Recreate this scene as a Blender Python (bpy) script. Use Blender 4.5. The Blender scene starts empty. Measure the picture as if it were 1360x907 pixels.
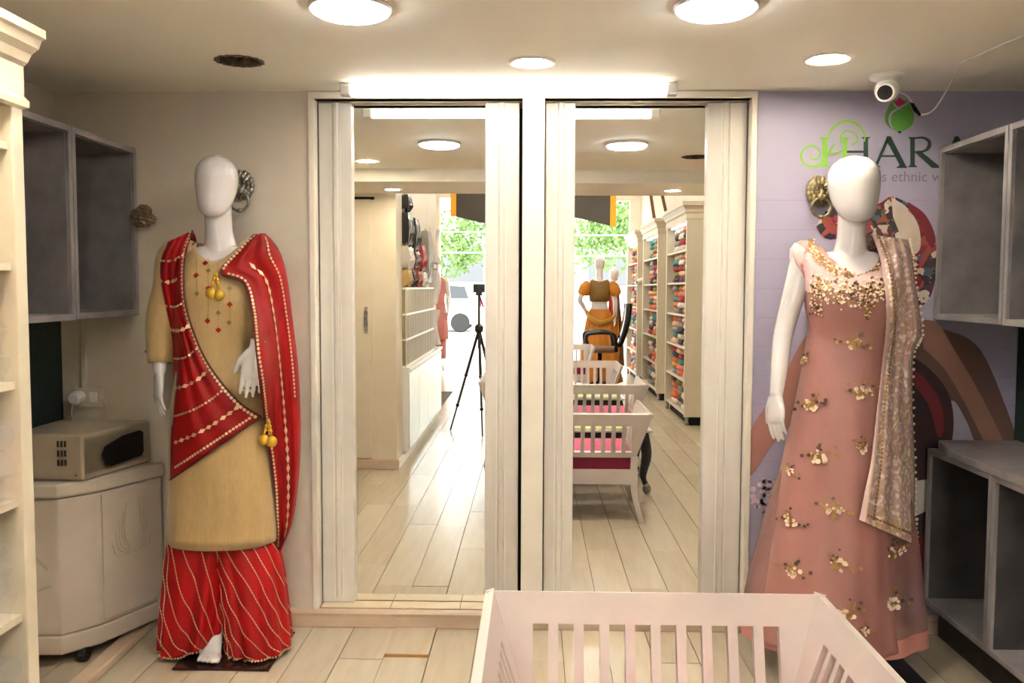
import bpy, bmesh, math, random
import numpy as np
from mathutils import Vector, Matrix
from mathutils.bvhtree import BVHTree

random.seed(7)
rng = np.random.RandomState(7)
PI = math.pi
scene = bpy.context.scene
COL = scene.collection

# ------------------------------------------------------------------ camera
HC = 1.3864
PITCH, YAW, ROLL, FPX = math.radians(3.5551), math.radians(1.3831), math.radians(0.1937), 1174.1
cd = bpy.data.cameras.new('camera')
cd.sensor_width = 36.0
cd.lens = FPX / 1360 * 36.0
cd.clip_start = 0.05
cam = bpy.data.objects.new('camera', cd)
COL.objects.link(cam)
_F = Vector((-math.sin(YAW) * math.cos(PITCH), math.cos(YAW) * math.cos(PITCH), -math.sin(PITCH)))
_r = Vector((math.cos(YAW), math.sin(YAW), 0))
_u = _r.cross(_F)
_R = _r * math.cos(ROLL) + _u * math.sin(ROLL)
_U = -_r * math.sin(ROLL) + _u * math.cos(ROLL)
cam.matrix_world = Matrix(((_R.x, _U.x, -_F.x, 0), (_R.y, _U.y, -_F.y, 0), (_R.z, _U.z, -_F.z, HC), (0, 0, 0, 1)))
scene.camera = cam

# ------------------------------------------------------------------ world, exposure
w = bpy.data.worlds.new('daylight')
scene.world = w
w.use_nodes = True
bg = w.node_tree.nodes['Background']
bg.inputs[0].default_value = (0.93, 0.97, 1.0, 1)
bg.inputs[1].default_value = 3.2
scene.view_settings.view_transform = 'Standard'
scene.view_settings.look = 'None'
scene.view_settings.exposure = 1.7
scene.view_settings.gamma = 1.0
scene.view_settings.use_curve_mapping = False
L_DISC, L_TUBE, L_SPOT = 16.0, 4.5, 28.0      # brightness of the room's own lamps and one added spotlight
scene.cycles.max_bounces = 10
scene.cycles.sample_clamp_indirect = 12
scene.cycles.transparent_max_bounces = 12


def at(px, py, Y):
    """point of the room at depth Y that shows at photo position (px, py)"""
    d = _F + _R * ((px - 680) / FPX) + _U * ((453.5 - py) / FPX)
    return Vector((0, 0, HC)) + d * (Y / d.y)


# ------------------------------------------------------------------ materials
def lin(h):
    h = h.lstrip('#')
    v = [int(h[i:i + 2], 16) / 255 for i in (0, 2, 4)]
    return tuple(c / 12.92 if c <= 0.04045 else ((c + 0.055) / 1.055) ** 2.4 for c in v) + (1,)


def mat(name, col, rough=0.5, metal=0.0, col2=None, nscale=8.0, namt=1.0, bump=0.0, bscale=60.0, coat=0.0,
        emit=0.0, stretch=(1, 1, 1), sheen=0.0, spec=0.5, sub=0.0):
    m = bpy.data.materials.new(name)
    m.use_nodes = True
    nt = m.node_tree
    b = nt.nodes['Principled BSDF']
    c1 = lin(col) if isinstance(col, str) else col
    b.inputs['Base Color'].default_value = c1
    b.inputs['Roughness'].default_value = rough
    b.inputs['Metallic'].default_value = metal
    b.inputs['Coat Weight'].default_value = coat
    b.inputs['Coat Roughness'].default_value = 0.08
    b.inputs['Sheen Weight'].default_value = sheen
    b.inputs['Specular IOR Level'].default_value = spec
    if emit:
        b.inputs['Emission Color'].default_value = c1
        b.inputs['Emission Strength'].default_value = emit
    tc = mp = None
    if col2 or bump:
        tc = nt.nodes.new('ShaderNodeTexCoord')
        mp = nt.nodes.new('ShaderNodeMapping')
        mp.inputs['Scale'].default_value = stretch
        nt.links.new(tc.outputs['Object'], mp.inputs['Vector'])
    if col2:
        n = nt.nodes.new('ShaderNodeTexNoise')
        n.inputs['Scale'].default_value = nscale
        n.inputs['Detail'].default_value = 6
        nt.links.new(mp.outputs[0], n.inputs['Vector'])
        r = nt.nodes.new('ShaderNodeValToRGB')
        r.color_ramp.elements[0].position = 0.5 - 0.22 / max(namt, .1)
        r.color_ramp.elements[1].position = 0.5 + 0.22 / max(namt, .1)
        r.color_ramp.elements[0].color = c1
        r.color_ramp.elements[1].color = lin(col2) if isinstance(col2, str) else col2
        nt.links.new(n.outputs['Fac'], r.inputs['Fac'])
        nt.links.new(r.outputs['Color'], b.inputs['Base Color'])
    if bump:
        n2 = nt.nodes.new('ShaderNodeTexNoise')
        n2.inputs['Scale'].default_value = bscale
        n2.inputs['Detail'].default_value = 4
        nt.links.new(mp.outputs[0], n2.inputs['Vector'])
        bp = nt.nodes.new('ShaderNodeBump')
        bp.inputs['Strength'].default_value = bump
        bp.inputs['Distance'].default_value = 0.01
        nt.links.new(n2.outputs['Fac'], bp.inputs['Height'])
        nt.links.new(bp.outputs['Normal'], b.inputs['Normal'])
    return m


def voronoi_mat(name, cols, scale, rough=0.8, stretch=(1, 1, 1)):
    m = mat(name, cols[0], rough)
    nt = m.node_tree
    b = nt.nodes['Principled BSDF']
    tc = nt.nodes.new('ShaderNodeTexCoord')
    mp = nt.nodes.new('ShaderNodeMapping')
    mp.inputs['Scale'].default_value = stretch
    n0 = nt.nodes.new('ShaderNodeTexNoise')
    n0.inputs['Scale'].default_value = scale * .5
    mx = nt.nodes.new('ShaderNodeMix')
    mx.data_type = 'RGBA'
    mx.inputs[0].default_value = .12
    v = nt.nodes.new('ShaderNodeTexVoronoi')
    v.inputs['Scale'].default_value = scale
    sx = nt.nodes.new('ShaderNodeSeparateColor')
    r = nt.nodes.new('ShaderNodeValToRGB')
    r.color_ramp.interpolation = 'CONSTANT'
    el = r.color_ramp.elements
    while len(el) < len(cols):
        el.new(0.5)
    for i, c in enumerate(cols):
        el[i].position = i / len(cols)
        el[i].color = lin(c)
    nt.links.new(tc.outputs['Object'], mp.inputs[0])
    nt.links.new(mp.outputs[0], n0.inputs['Vector'])
    nt.links.new(mp.outputs[0], mx.inputs[6])
    nt.links.new(n0.outputs['Color'], mx.inputs[7])
    nt.links.new(mx.outputs[2], v.inputs['Vector'])
    nt.links.new(v.outputs['Color'], sx.inputs[0])
    nt.links.new(sx.outputs[0], r.inputs['Fac'])
    nt.links.new(r.outputs['Color'], b.inputs['Base Color'])
    return m


def alpha_on(m, a):
    m.node_tree.nodes['Principled BSDF'].inputs['Alpha'].default_value = a
    return m


M = {}
M['wall'] = mat('cream_wall_paint', '#d6ccbd', .55, col2='#cec2b0', nscale=2.2, bump=.08, bscale=30)
M['ceiling'] = mat('ceiling_paint', '#fbf7ea', .7, col2='#f7f0de', nscale=1.6, bump=.05, bscale=20)
M['trim'] = mat('white_trim_paint', '#e6dfd2', .4, col2='#ddd4c4', nscale=6, bump=.06, bscale=40)
M['door'] = mat('worn_white_door_paint', '#dcd7ce', .38, col2='#c2bbb0', nscale=5, namt=.9, bump=.1, bscale=35, stretch=(1, 1, .25))
M['mirror'] = mat('mirror_glass', (.93, .93, .90, 1), 0.0, 1.0)
M['black'] = mat('black_gap', '#0a0907', .9)
M['dark'] = mat('dark_void', '#1a1512', .9, col2='#30271f', nscale=20)
M['kerb'] = mat('beige_kerb_stone', '#c2ad97', .35, col2='#b39c84', nscale=7, bump=.06, bscale=25)
M['ledge'] = mat('cream_ledge_tile', '#cdbd9f', .3, col2='#c2b08f', nscale=6)
M['planks'] = [mat('cream_plank_tile', a, .22, col2=b, nscale=5, namt=.8, stretch=(6, .6, 1), bump=.03, bscale=30, spec=.5)
               for a, b in (('#bbae99', '#b0a18b'), ('#b7aa94', '#ac9c85'), ('#c0b4a0', '#b5a892'))]
M['grout'] = mat('dark_grout', '#5d4c3a', .9)
M['farfloor'] = mat('shop_floor_tile', '#cdbfa6', .2, col2='#c2b194', nscale=4)
M['tile_edge'] = mat('raw_tile_edge', '#c98f4e', .8)
M['metal_trim'] = mat('brushed_light_rim', '#d6cfc8', .35, .3)
M['lamp_disc'] = mat('lit_disc_diffuser', (.985, .99, 1.0, 1), .4, emit=L_DISC)
M['lamp_tube'] = mat('lit_tube_diffuser', (1, .965, .90, 1), .4, emit=L_TUBE)
M['lamp_spot'] = mat('lit_spot_diffuser', (1, .955, .88, 1), .4, emit=L_SPOT)
M['lamp_added'] = mat('lit_added_hall_tube', (1, .965, .90, 1), .4, emit=42.0)  # emission of the added, unseen shop tubes
M['man'] = mat('gloss_white_mannequin', '#d6d1d0', .12, coat=.8)
M['beige'] = mat('beige_silk', '#b09463', .55, col2='#a98c5b', nscale=40, stretch=(3, 3, .9), bump=.55, bscale=7, sheen=.3)
M['red'] = mat('red_chanderi', '#9a0a0b', .55, col2='#820608', nscale=12, bump=.1, bscale=160, spec=.25)
M['redpant'] = mat('red_satin', '#ae070d', .5, col2='#96050a', nscale=9, bump=.06, bscale=120, spec=.3)
M['darkred'] = mat('maroon_edge', '#5a0608', .6)
M['gold'] = mat('gold_gota_trim', '#d3b48c', .4, .25)
M['goldtassel'] = mat('gold_tassel', '#cfa52f', .4, .4)
M['pink'] = mat('blush_pink_georgette', '#a3736b', .5, col2='#98675f', nscale=6, bump=.35, bscale=7, stretch=(2.2, 2.2, .8))
M['pinktop'] = mat('pale_pink_yoke', '#e0c0be', .5, col2='#d5aaa8', nscale=14, bump=.1, bscale=120)
M['pinksheer'] = alpha_on(mat('sheer_pink_organza', '#a0766f', .5, col2='#ab8078', nscale=7), .62)
M['embgold'] = mat('gold_embroidery', '#a98343', .4, .5)
M['embwhite'] = mat('ivory_embroidery', '#efd9c0', .5)
M['embdark'] = mat('dark_sequins', '#5b4638', .4, .3)
M['steel'] = mat('old_silver', '#b5b0a6', .3, .8, col2='#6f6a62', nscale=30)
M['bronze'] = mat('dull_bronze', '#a3946f', .3, .8, col2='#5f543f', nscale=30)
M['plate'] = mat('dark_brown_steel_plate', '#38231e', .2, .6, col2='#5b4038', nscale=5)
M['plate2'] = mat('black_speckled_plate', '#17151a', .25, .3, col2='#3a383c', nscale=60)
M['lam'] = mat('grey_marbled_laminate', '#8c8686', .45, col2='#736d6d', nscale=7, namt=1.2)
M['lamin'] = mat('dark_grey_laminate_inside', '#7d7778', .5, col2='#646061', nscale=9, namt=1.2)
M['innerdark'] = mat('darker_base_inside', '#4a4646', .5, col2='#383535', nscale=9, namt=1.2)  # darker inside colour for the base cabinets only
M['greenwall'] = mat('dark_green_turf_panel', '#0d2a20', .95, col2='#061711', nscale=60, bump=.6, bscale=120)
M['cooler'] = mat('ivory_plastic', '#c8beb0', .38, col2='#bfb3a3', nscale=3)
M['cooler_d'] = mat('dark_rubber', '#141212', .6)
M['beigemetal'] = mat('beige_powder_coat', '#b0a28c', .45, col2='#a5967f', nscale=3)
M['blackgloss'] = mat('black_gloss_plastic', '#0d0c0d', .15)
M['socket'] = mat('ivory_switch_plastic', '#cfc4b2', .4)
M['bench'] = mat('white_lacquered_wood', '#cdc2bc', .35, col2='#c6b9b2', nscale=3, bump=.02, bscale=30)
M['seat'] = mat('pink_seat_fabric', '#c2446c', .75, col2='#b0375d', nscale=20)
M['seatside'] = mat('crimson_seat_side', '#7a0f33', .8)
M['carved'] = mat('black_carved_wood', '#0f0d0c', .45, col2='#2f2b2a', nscale=70, namt=1.5, bump=.4, bscale=80)
M['lime'] = mat('lime_tabletop', '#a3ab3c', .5)
M['tower'] = mat('cream_tower_paint', '#d3c8b2', .45, col2='#cabda5', nscale=3)
M['mural'] = None
M['green'] = mat('logo_leaf_green', '#4d8a30', .6)
M['lime2'] = mat('logo_light_green', '#78b036', .6)
M['logored'] = mat('logo_red', '#a31838', .6)
M['ink'] = mat('dark_green_ink', '#173a28', .6)
M['greyink'] = mat('grey_ink', '#7c7480', .6)
M['skin'] = mat('printed_brown_skin', '#8b6355', .6, col2='#7a5346', nscale=4)
M['skin2'] = mat('printed_skin_shade', '#a6766a', .6, col2='#976659', nscale=4)
M['garment'] = mat('printed_dark_garment', '#24181c', .7, col2='#3d1c20', nscale=10)
M['garred'] = mat('printed_red_border', '#6d1b24', .7)
M['white'] = mat('white_plastic', '#e9e6e2', .35)
M['clear'] = alpha_on(mat('clear_plastic_wrap', '#e8e8ea', .1, bump=.8, bscale=25), .13)
M['camdark'] = mat('lens_dark', '#1a1a1c', .2)


def mural_material():
    m = mat('lilac_mural_print', '#cdc3d2', .5)
    nt = m.node_tree
    b = nt.nodes['Principled BSDF']
    tc = nt.nodes.new('ShaderNodeTexCoord')
    sp = nt.nodes.new('ShaderNodeSeparateXYZ')
    nt.links.new(tc.outputs['Object'], sp.inputs[0])
    # printed boards: a thin darker line every 0.12 m below the lettering
    md = nt.nodes.new('ShaderNodeMath'); md.operation = 'MODULO'; md.inputs[1].default_value = .115
    nt.links.new(sp.outputs['Z'], md.inputs[0])
    lt = nt.nodes.new('ShaderNodeMath'); lt.operation = 'LESS_THAN'; lt.inputs[1].default_value = .005
    nt.links.new(md.outputs[0], lt.inputs[0])
    z1 = nt.nodes.new('ShaderNodeMath'); z1.operation = 'LESS_THAN'; z1.inputs[1].default_value = 1.8
    nt.links.new(sp.outputs['Z'], z1.inputs[0])
    ml = nt.nodes.new('ShaderNodeMath'); ml.operation = 'MULTIPLY'
    nt.links.new(lt.outputs[0], ml.inputs[0]); nt.links.new(z1.outputs[0], ml.inputs[1])
    ns = nt.nodes.new('ShaderNodeTexNoise'); ns.inputs['Scale'].default_value = 2.5
    nt.links.new(tc.outputs['Object'], ns.inputs['Vector'])
    r = nt.nodes.new('ShaderNodeValToRGB')
    r.color_ramp.elements[0].color = lin('#9791a9'); r.color_ramp.elements[1].color = lin('#a39eb4')
    nt.links.new(ns.outputs['Fac'], r.inputs['Fac'])
    mx = nt.nodes.new('ShaderNodeMix'); mx.data_type = 'RGBA'
    nt.links.new(ml.outputs[0], mx.inputs[0])
    nt.links.new(r.outputs['Color'], mx.inputs[6])
    mx.inputs[7].default_value = lin('#9a90a8')
    nt.links.new(mx.outputs[2], b.inputs['Base Color'])
    return m


def lace_material():
    m = mat('white_floral_net_lace', '#e6cdc2', .6)
    nt = m.node_tree
    b = nt.nodes['Principled BSDF']
    tc = nt.nodes.new('ShaderNodeTexCoord')
    n0 = nt.nodes.new('ShaderNodeTexNoise'); n0.inputs['Scale'].default_value = 22
    nt.links.new(tc.outputs['Object'], n0.inputs['Vector'])
    mx = nt.nodes.new('ShaderNodeMix'); mx.data_type = 'RGBA'; mx.inputs[0].default_value = .05
    nt.links.new(tc.outputs['Object'], mx.inputs[6]); nt.links.new(n0.outputs['Color'], mx.inputs[7])
    v = nt.nodes.new('ShaderNodeTexVoronoi'); v.inputs['Scale'].default_value = 58
    nt.links.new(mx.outputs[2], v.inputs['Vector'])
    r = nt.nodes.new('ShaderNodeValToRGB')
    e = r.color_ramp.elements
    e[0].position = .34; e[0].color = (1, 1, 1, 1)
    e[1].position = .55; e[1].color = (.0, .0, .0, 1)
    nt.links.new(v.outputs['Distance'], r.inputs['Fac'])
    sc = nt.nodes.new('ShaderNodeSeparateColor')
    nt.links.new(v.outputs['Color'], sc.inputs[0])
    cr = nt.nodes.new('ShaderNodeValToRGB')
    ce = cr.color_ramp.elements
    cr.color_ramp.interpolation = 'CONSTANT'
    ce[0].position = 0; ce[0].color = lin('#f1e2d9')
    ce[1].position = .86; ce[1].color = lin('#c0a468')
    nt.links.new(sc.outputs[0], cr.inputs['Fac'])
    m2 = nt.nodes.new('ShaderNodeMix'); m2.data_type = 'RGBA'
    nt.links.new(r.outputs['Color'], m2.inputs[0])
    m2.inputs[6].default_value = lin('#dcb6aa')
    nt.links.new(cr.outputs['Color'], m2.inputs[7])
    nt.links.new(m2.outputs[2], b.inputs['Base Color'])
    ma = nt.nodes.new('ShaderNodeMapRange'); ma.inputs['To Min'].default_value = .85; ma.inputs['To Max'].default_value = 1
    nt.links.new(r.outputs['Color'], ma.inputs['Value'])
    nt.links.new(ma.outputs[0], b.inputs['Alpha'])
    bp = nt.nodes.new('ShaderNodeBump'); bp.inputs['Strength'].default_value = .15; bp.inputs['Distance'].default_value = .004
    nt.links.new(r.outputs['Color'], bp.inputs['Height']); nt.links.new(bp.outputs['Normal'], b.inputs['Normal'])
    return m


M['mural'] = mural_material()
M['lace'] = lace_material()
M['patch'] = voronoi_mat('printed_patchwork', ['#5e1a26', '#b3a596', '#2a2430', '#84462f', '#2b2a2e', '#7b1f30', '#c2b8ac', '#4a3038', '#8d3a3a', '#3f5560'], 34)

# ------------------------------------------------------------------ building helpers
ORG = {}


def org(p):
    return ORG.get(p.name, Vector((0, 0, 0))) if p else Vector((0, 0, 0))


def tag(o, label=None, cat=None, group=None, kind=None):
    if label: o['label'] = label
    if cat: o['category'] = cat
    if group: o['group'] = group
    if kind: o['kind'] = kind
    return o


def thing(name, label, cat, loc, group=None):
    o = bpy.data.objects.new(name, None)
    COL.objects.link(o)
    o.empty_display_size = .1
    o.location = loc
    ORG[o.name] = Vector(loc)
    return tag(o, label, cat, group)


class B:
    """collects shapes in world coordinates, then links them as one mesh object"""
    def __init__(s):
        s.bm = bmesh.new()

    def face(s, pts):
        return s.bm.faces.new([s.bm.verts.new(p) for p in pts])

    def box(s, x0, x1, y0, y1, z0, z1):
        v = [s.bm.verts.new(p) for p in ((x0, y0, z0), (x1, y0, z0), (x1, y1, z0), (x0, y1, z0), (x0, y0, z1), (x1, y0, z1), (x1, y1, z1), (x0, y1, z1))]
        for f in ((3, 2, 1, 0), (4, 5, 6, 7), (0, 1, 5, 4), (1, 2, 6, 5), (2, 3, 7, 6), (3, 0, 4, 7)):
            s.bm.faces.new([v[i] for i in f])
        return s

    def hexa(s, p):
        v = [s.bm.verts.new(q) for q in p]
        for f in ((3, 2, 1, 0), (4, 5, 6, 7), (0, 1, 5, 4), (1, 2, 6, 5), (2, 3, 7, 6), (3, 0, 4, 7)):
            s.bm.faces.new([v[i] for i in f])
        return s

    def slab(s, q, t):
        """four corners given thickness t along the quad's normal"""
        q = [Vector(a) for a in q]
        n = (q[1] - q[0]).cross(q[3] - q[0]).normalized() * t
        return s.hexa(q + [a + n for a in q])

    def prism(s, poly, d):
        """extrude a planar polygon (list of 3-D points) by vector d"""
        d = Vector(d)
        a = [s.bm.verts.new(p) for p in poly]
        b = [s.bm.verts.new(Vector(p) + d) for p in poly]
        n = len(a)
        s.bm.faces.new(a); s.bm.faces.new(b[::-1])
        for i in range(n):
            s.bm.faces.new((a[i], b[i], b[(i + 1) % n], a[(i + 1) % n]))
        return s

    def grid(s, V, closed=False, cap0=False, cap1=False):
        R, C = len(V), len(V[0])
        vs = [[s.bm.verts.new(V[i][j]) for j in range(C)] for i in range(R)]
        for i in range(R - 1):
            for j in range(C if closed else C - 1):
                k = (j + 1) % C
                s.bm.faces.new((vs[i][j], vs[i][k], vs[i + 1][k], vs[i + 1][j]))
        if cap0: s.bm.faces.new(vs[0][::-1])
        if cap1: s.bm.faces.new(vs[-1])
        return s

    def tube(s, pts, rad, n=12, side=(1, 0, 0), cap=True):
        """swept tube; rad: radius or (a, b) per point, a along 'side'"""
        P = [Vector(p) for p in pts]
        if not isinstance(rad, (list, tuple)): rad = [rad] * len(P)
        V = []
        prev = None
        for i, p in enumerate(P):
            t = (P[min(i + 1, len(P) - 1)] - P[max(i - 1, 0)]).normalized()
            a = Vector(side) if prev is None else prev
            a = a - t * a.dot(t)
            if a.length < 1e-3:
                a = t.orthogonal()
            a.normalize(); prev = a
            b = t.cross(a)
            r = rad[i]
            ra, rb = r if isinstance(r, (tuple, list)) else (r, r)
            V.append([p + a * (ra * math.cos(2 * PI * k / n)) + b * (rb * math.sin(2 * PI * k / n)) for k in range(n)])
        return s.grid(V, True, cap, cap)

    def lathe(s, prof, c, n=24, axis='z'):
        """prof: (radius, height) list about a point c"""
        c = Vector(c)
        V = []
        for r, h in prof:
            row = []
            for k in range(n):
                a = 2 * PI * k / n
                x, y = r * math.cos(a), r * math.sin(a)
                row.append(c + (Vector((x, y, h)) if axis == 'z' else Vector((x, -h, y)) if axis == 'y' else Vector((h, x, y))))
            V.append(row)
        return s.grid(V, True, prof[0][0] > 1e-5, prof[-1][0] > 1e-5)

    def torus(s, c, R, r, n=28, m=10, axis='y', a0=0, a1=2 * PI):
        c = Vector(c)
        full = abs(a1 - a0 - 2 * PI) < 1e-4
        pts = []
        for k in range(n + (0 if full else 1)):
            a = a0 + (a1 - a0) * k / n
            row = []
            for j in range(m):
                b = 2 * PI * j / m
                rr = R + r * math.cos(b)
                h = r * math.sin(b)
                p = (rr * math.cos(a), h, rr * math.sin(a)) if axis == 'y' else (rr * math.cos(a), rr * math.sin(a), h) if axis == 'z' else (h, rr * math.cos(a), rr * math.sin(a))
                row.append(c + Vector(p))
            pts.append(row)
        if full: pts.append(pts[0])
        return s.grid(pts, True, not full, not full)

    def ball(s, c, r, n=10, m=7, sc=(1, 1, 1)):
        c = Vector(c)
        V = []
        for i in range(m + 1):
            f = PI * i / m
            rr, h = max(r * math.sin(f), r * .02), r * math.cos(f)
            V.append([c + Vector((rr * math.cos(2 * PI * k / n) * sc[0], rr * math.sin(2 * PI * k / n) * sc[1], h * sc[2])) for k in range(n)])
        return s.grid(V, True, True, True)

    def mesh(s, name, o=Vector((0, 0, 0)), smooth=False, merge=True):
        if merge: bmesh.ops.remove_doubles(s.bm, verts=s.bm.verts, dist=1e-6)
        bmesh.ops.recalc_face_normals(s.bm, faces=s.bm.faces)
        if o.length: bmesh.ops.translate(s.bm, verts=s.bm.verts, vec=-o)
        me = bpy.data.meshes.new(name)
        s.bm.to_mesh(me); s.bm.free()
        if smooth:
            me.shade_smooth()
        return me

    def done(s, name, m, parent=None, smooth=False, bevel=0.0, solid=0.0, label=None, kind=None, sub=0, seg=2, merge=True, auto=None):
        me = s.mesh(name, org(parent), smooth, merge)
        o = bpy.data.objects.new(name, me)
        COL.objects.link(o)
        if isinstance(m, (list, tuple)):
            for k in m: me.materials.append(k)
        else:
            me.materials.append(m)
        if parent:
            o.parent = parent
            ORG[o.name] = org(parent)
        if solid:
            md = o.modifiers.new('thickness', 'SOLIDIFY'); md.thickness = solid; md.offset = 0
        if bevel:
            md = o.modifiers.new('edge', 'BEVEL'); md.width = bevel; md.segments = seg; md.limit_method = 'ANGLE'; md.angle_limit = .6
        if sub:
            md = o.modifiers.new('sub', 'SUBSURF'); md.levels = sub; md.render_levels = sub
        return tag(o, label, None, None, kind)


def box(name, m, x0, x1, y0, y1, z0, z1, parent=None, **k):
    return B().box(x0, x1, y0, y1, z0, z1).done(name, m, parent, **k)


def copy_tree(o, parent=None):
    c = o.copy()
    COL.objects.link(c)
    if parent: c.parent = parent
    ORG[c.name] = ORG.get(o.name, Vector((0, 0, 0)))
    for ch in list(o.children):
        copy_tree(ch, c)
    return c


def spline(pts, n):
    """Catmull-Rom through points (any dimension), n samples in all"""
    P = [np.array(p, float) for p in pts]
    P = [2 * P[0] - P[1]] + P + [2 * P[-1] - P[-2]]
    out = []
    m = len(P) - 3
    for k in range(n):
        t = k / (n - 1) * m
        i = min(int(t), m - 1)
        f = t - i
        a, b, c, d = P[i:i + 4]
        out.append(.5 * ((2 * b) + (c - a) * f + (2 * a - 5 * b + 4 * c - d) * f * f + (3 * b - a - 3 * c + d) * f ** 3))
    return out


def ell(c, rx, ry, n=28, e=2.0):
    out = []
    for k in range(n):
        a = 2 * PI * k / n
        ca, sa = math.cos(a), math.sin(a)
        out.append(Vector((c[0] + rx * math.copysign(abs(ca) ** (2 / e), ca), c[1] + ry * math.copysign(abs(sa) ** (2 / e), sa), c[2])))
    return out


def lerp(a, b, t):
    return a + (b - a) * t


class Surf:
    """a grid of points that can be sampled at (u, v) in 0..1 (u down the rows, v across)"""
    def __init__(s, V, closed=False):
        s.V = np.array([[tuple(p) for p in row] for row in V], float)
        s.closed = closed

    def p(s, u, v):
        R, C = s.V.shape[:2]
        u = min(max(u, 0), 1) * (R - 1)
        cc = C if s.closed else C - 1
        v = (v % 1.0 if s.closed else min(max(v, 0), 1)) * cc
        i = min(int(u), R - 2); j = int(v) if s.closed else min(int(v), C - 2)
        f, g = u - i, v - j
        j2 = (j + 1) % C
        j = j % C
        a = s.V[i, j] * (1 - g) + s.V[i, j2] * g
        b = s.V[i + 1, j] * (1 - g) + s.V[i + 1, j2] * g
        return Vector(a * (1 - f) + b * f)

    def n(s, u, v):
        e = .012
        du = s.p(min(u + e, 1), v) - s.p(max(u - e, 0), v)
        dv = s.p(u, min(v + e, 1) if not s.closed else v + e) - s.p(u, max(v - e, 0) if not s.closed else v - e)
        k = du.cross(dv)
        return k.normalized() if k.length > 1e-9 else Vector((0, -1, 0))


def trim_chain(b, surf, path, step, size, kind='diamond', off=.004, out=Vector((0, -1, 0))):
    """small raised pieces along a (u, v) path on a surface"""
    P = [surf.p(*q) for q in path]
    L = [0]
    for i in range(1, len(P)): L.append(L[-1] + (P[i] - P[i - 1]).length)
    d = step / 2
    while d < L[-1]:
        i = max(k for k in range(len(L)) if L[k] <= d)
        i = min(i, len(P) - 2)
        f = (d - L[i]) / max(L[i + 1] - L[i], 1e-9)
        q = P[i].lerp(P[i + 1], f)
        t = (P[i + 1] - P[i])
        uv = [lerp(path[i][k], path[i + 1][k], f) for k in (0, 1)]
        n = surf.n(*uv)
        if n.dot(out) < 0: n = -n
        if t.length < 1e-9: d += step; continue
        t.normalize(); s = n.cross(t).normalized()
        c = q + n * off
        a, w_ = size
        if kind == 'diamond':
            pts = [c - t * a, c - s * w_, c + t * a, c + s * w_]
        elif kind == 'dash':
            pts = [c - t * a - s * w_, c + t * a - s * w_, c + t * a + s * w_, c - t * a + s * w_]
        else:
            pts = [c + t * (a * math.cos(k * PI / 3)) + s * (w_ * math.sin(k * PI / 3)) for k in range(6)]
        try:
            b.prism(pts, n * .0018)
        except ValueError:
            pass
        d += step


# ------------------------------------------------------------------ the setting
DM = 3.608          # depth of the mirror glass
WY = 3.52           # face of the end wall
ZC = 2.152          # ceiling of the dressing end
XL, XR = -1.913, 1.913


def struct(o):
    o['kind'] = 'structure'
    return o


# floor slab and plank tiles
fl = struct(B().box(-2.6, 2.6, -9.2, 3.8, -.2, -.008).done('floor', M['grout']))
x0f, pitch = .286 - .168 * 14, .168
cols = []
meshes = {}


def plank(x, ya, yb, z=0.0, rot=0.0):
    key = round(yb - ya, 2)
    k = (key, random.randrange(3))
    if k not in meshes:
        b = B().box(-.0825, .0825, -key / 2 + .0015, key / 2 - .0015, -.01, 0)
        me = b.mesh('plank'); me.materials.append(M['planks'][k[1]])
        meshes[k] = me
    o = bpy.data.objects.new('plank', meshes[k])
    COL.objects.link(o)
    o.parent = fl
    o.location = (x, (ya + yb) / 2, z + random.uniform(-.0006, .0006))
    o.rotation_euler = (rot, random.uniform(-.002, .002), 0)


for c in range(28):
    xa = x0f + pitch * c
    xm = xa + pitch / 2
    if xm < -1.93 or xm > 1.93: continue
    # dressing end: from the kerb back towards the beam
    y = 3.50
    loose = abs(xm - (-.470)) < .05
    first = 3.50 - 3.235 if loose else random.choice((.3, .45, .6, .75, .9, 1.05, 1.2))
    lim = .62 if xm < -1.02 else -4.4
    if xm > 1.5: lim = .62
    k = 0
    while y > lim + .05:
        ln = first if k == 0 else random.choice((.75, .9, 1.05, 1.2))
        ya = max(y - ln, lim)
        if loose and k == 0:
            plank(xm, ya, y, .006, .0)
        elif loose and k == 1:
            plank(xm, ya, y - .022, .002)
        else:
            plank(xm, round(ya, 2), round(y, 2))
        y = ya; k += 1
box('tile_edge', M['tile_edge'], -.552, -.388, 3.2335, 3.2365, -.008, .0045, fl, label='raw brown edge of the lifted plank')
struct(B().box(-2.5, 2.5, -9.2, -4.4, -.03, 0).done('floor_shop', M['farfloor']))
struct(B().box(1.463, 2.5, -4.4, .62, -.03, 0).done('floor_side', M['farfloor']))

# end wall with the mirrored sliding doors in an alcove
wb = B()
wb.box(XL - .1, -.875, WY, 3.9, 0, ZC + .05)
wb.box(.855, XR + .1, WY, 3.9, 0, ZC + .05)
wb.box(-.875, .855, WY, 3.9, 2.122, ZC + .05)
struct(wb.done('wall_back', M['wall']))
struct(box('wall_alcove', M['black'], -.9, .9, 3.72, 3.8, 0, 2.13))
struct(box('wall_left', M['wall'], XL - .1, XL, .55, 3.9, 0, ZC + .05))
struct(box('wall_right', M['wall'], XR, XR + .1, .55, 3.9, 0, ZC + .05))
# white border round the opening
tb = B()
tb.box(-.893, -.869, WY - .012, 3.57, .07, 2.13)
tb.box(.847, .868, WY - .012, 3.57, .07, 2.13)
tb.box(-.893, .868, WY - .012, 3.57, 2.122, 2.148)
struct(tb.done('trim_1', M['trim'], bevel=.003))
struct(box('trim_2', M['trim'], -.046, .041, WY - .014, 3.60, .072, 2.124, bevel=.003))
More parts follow.
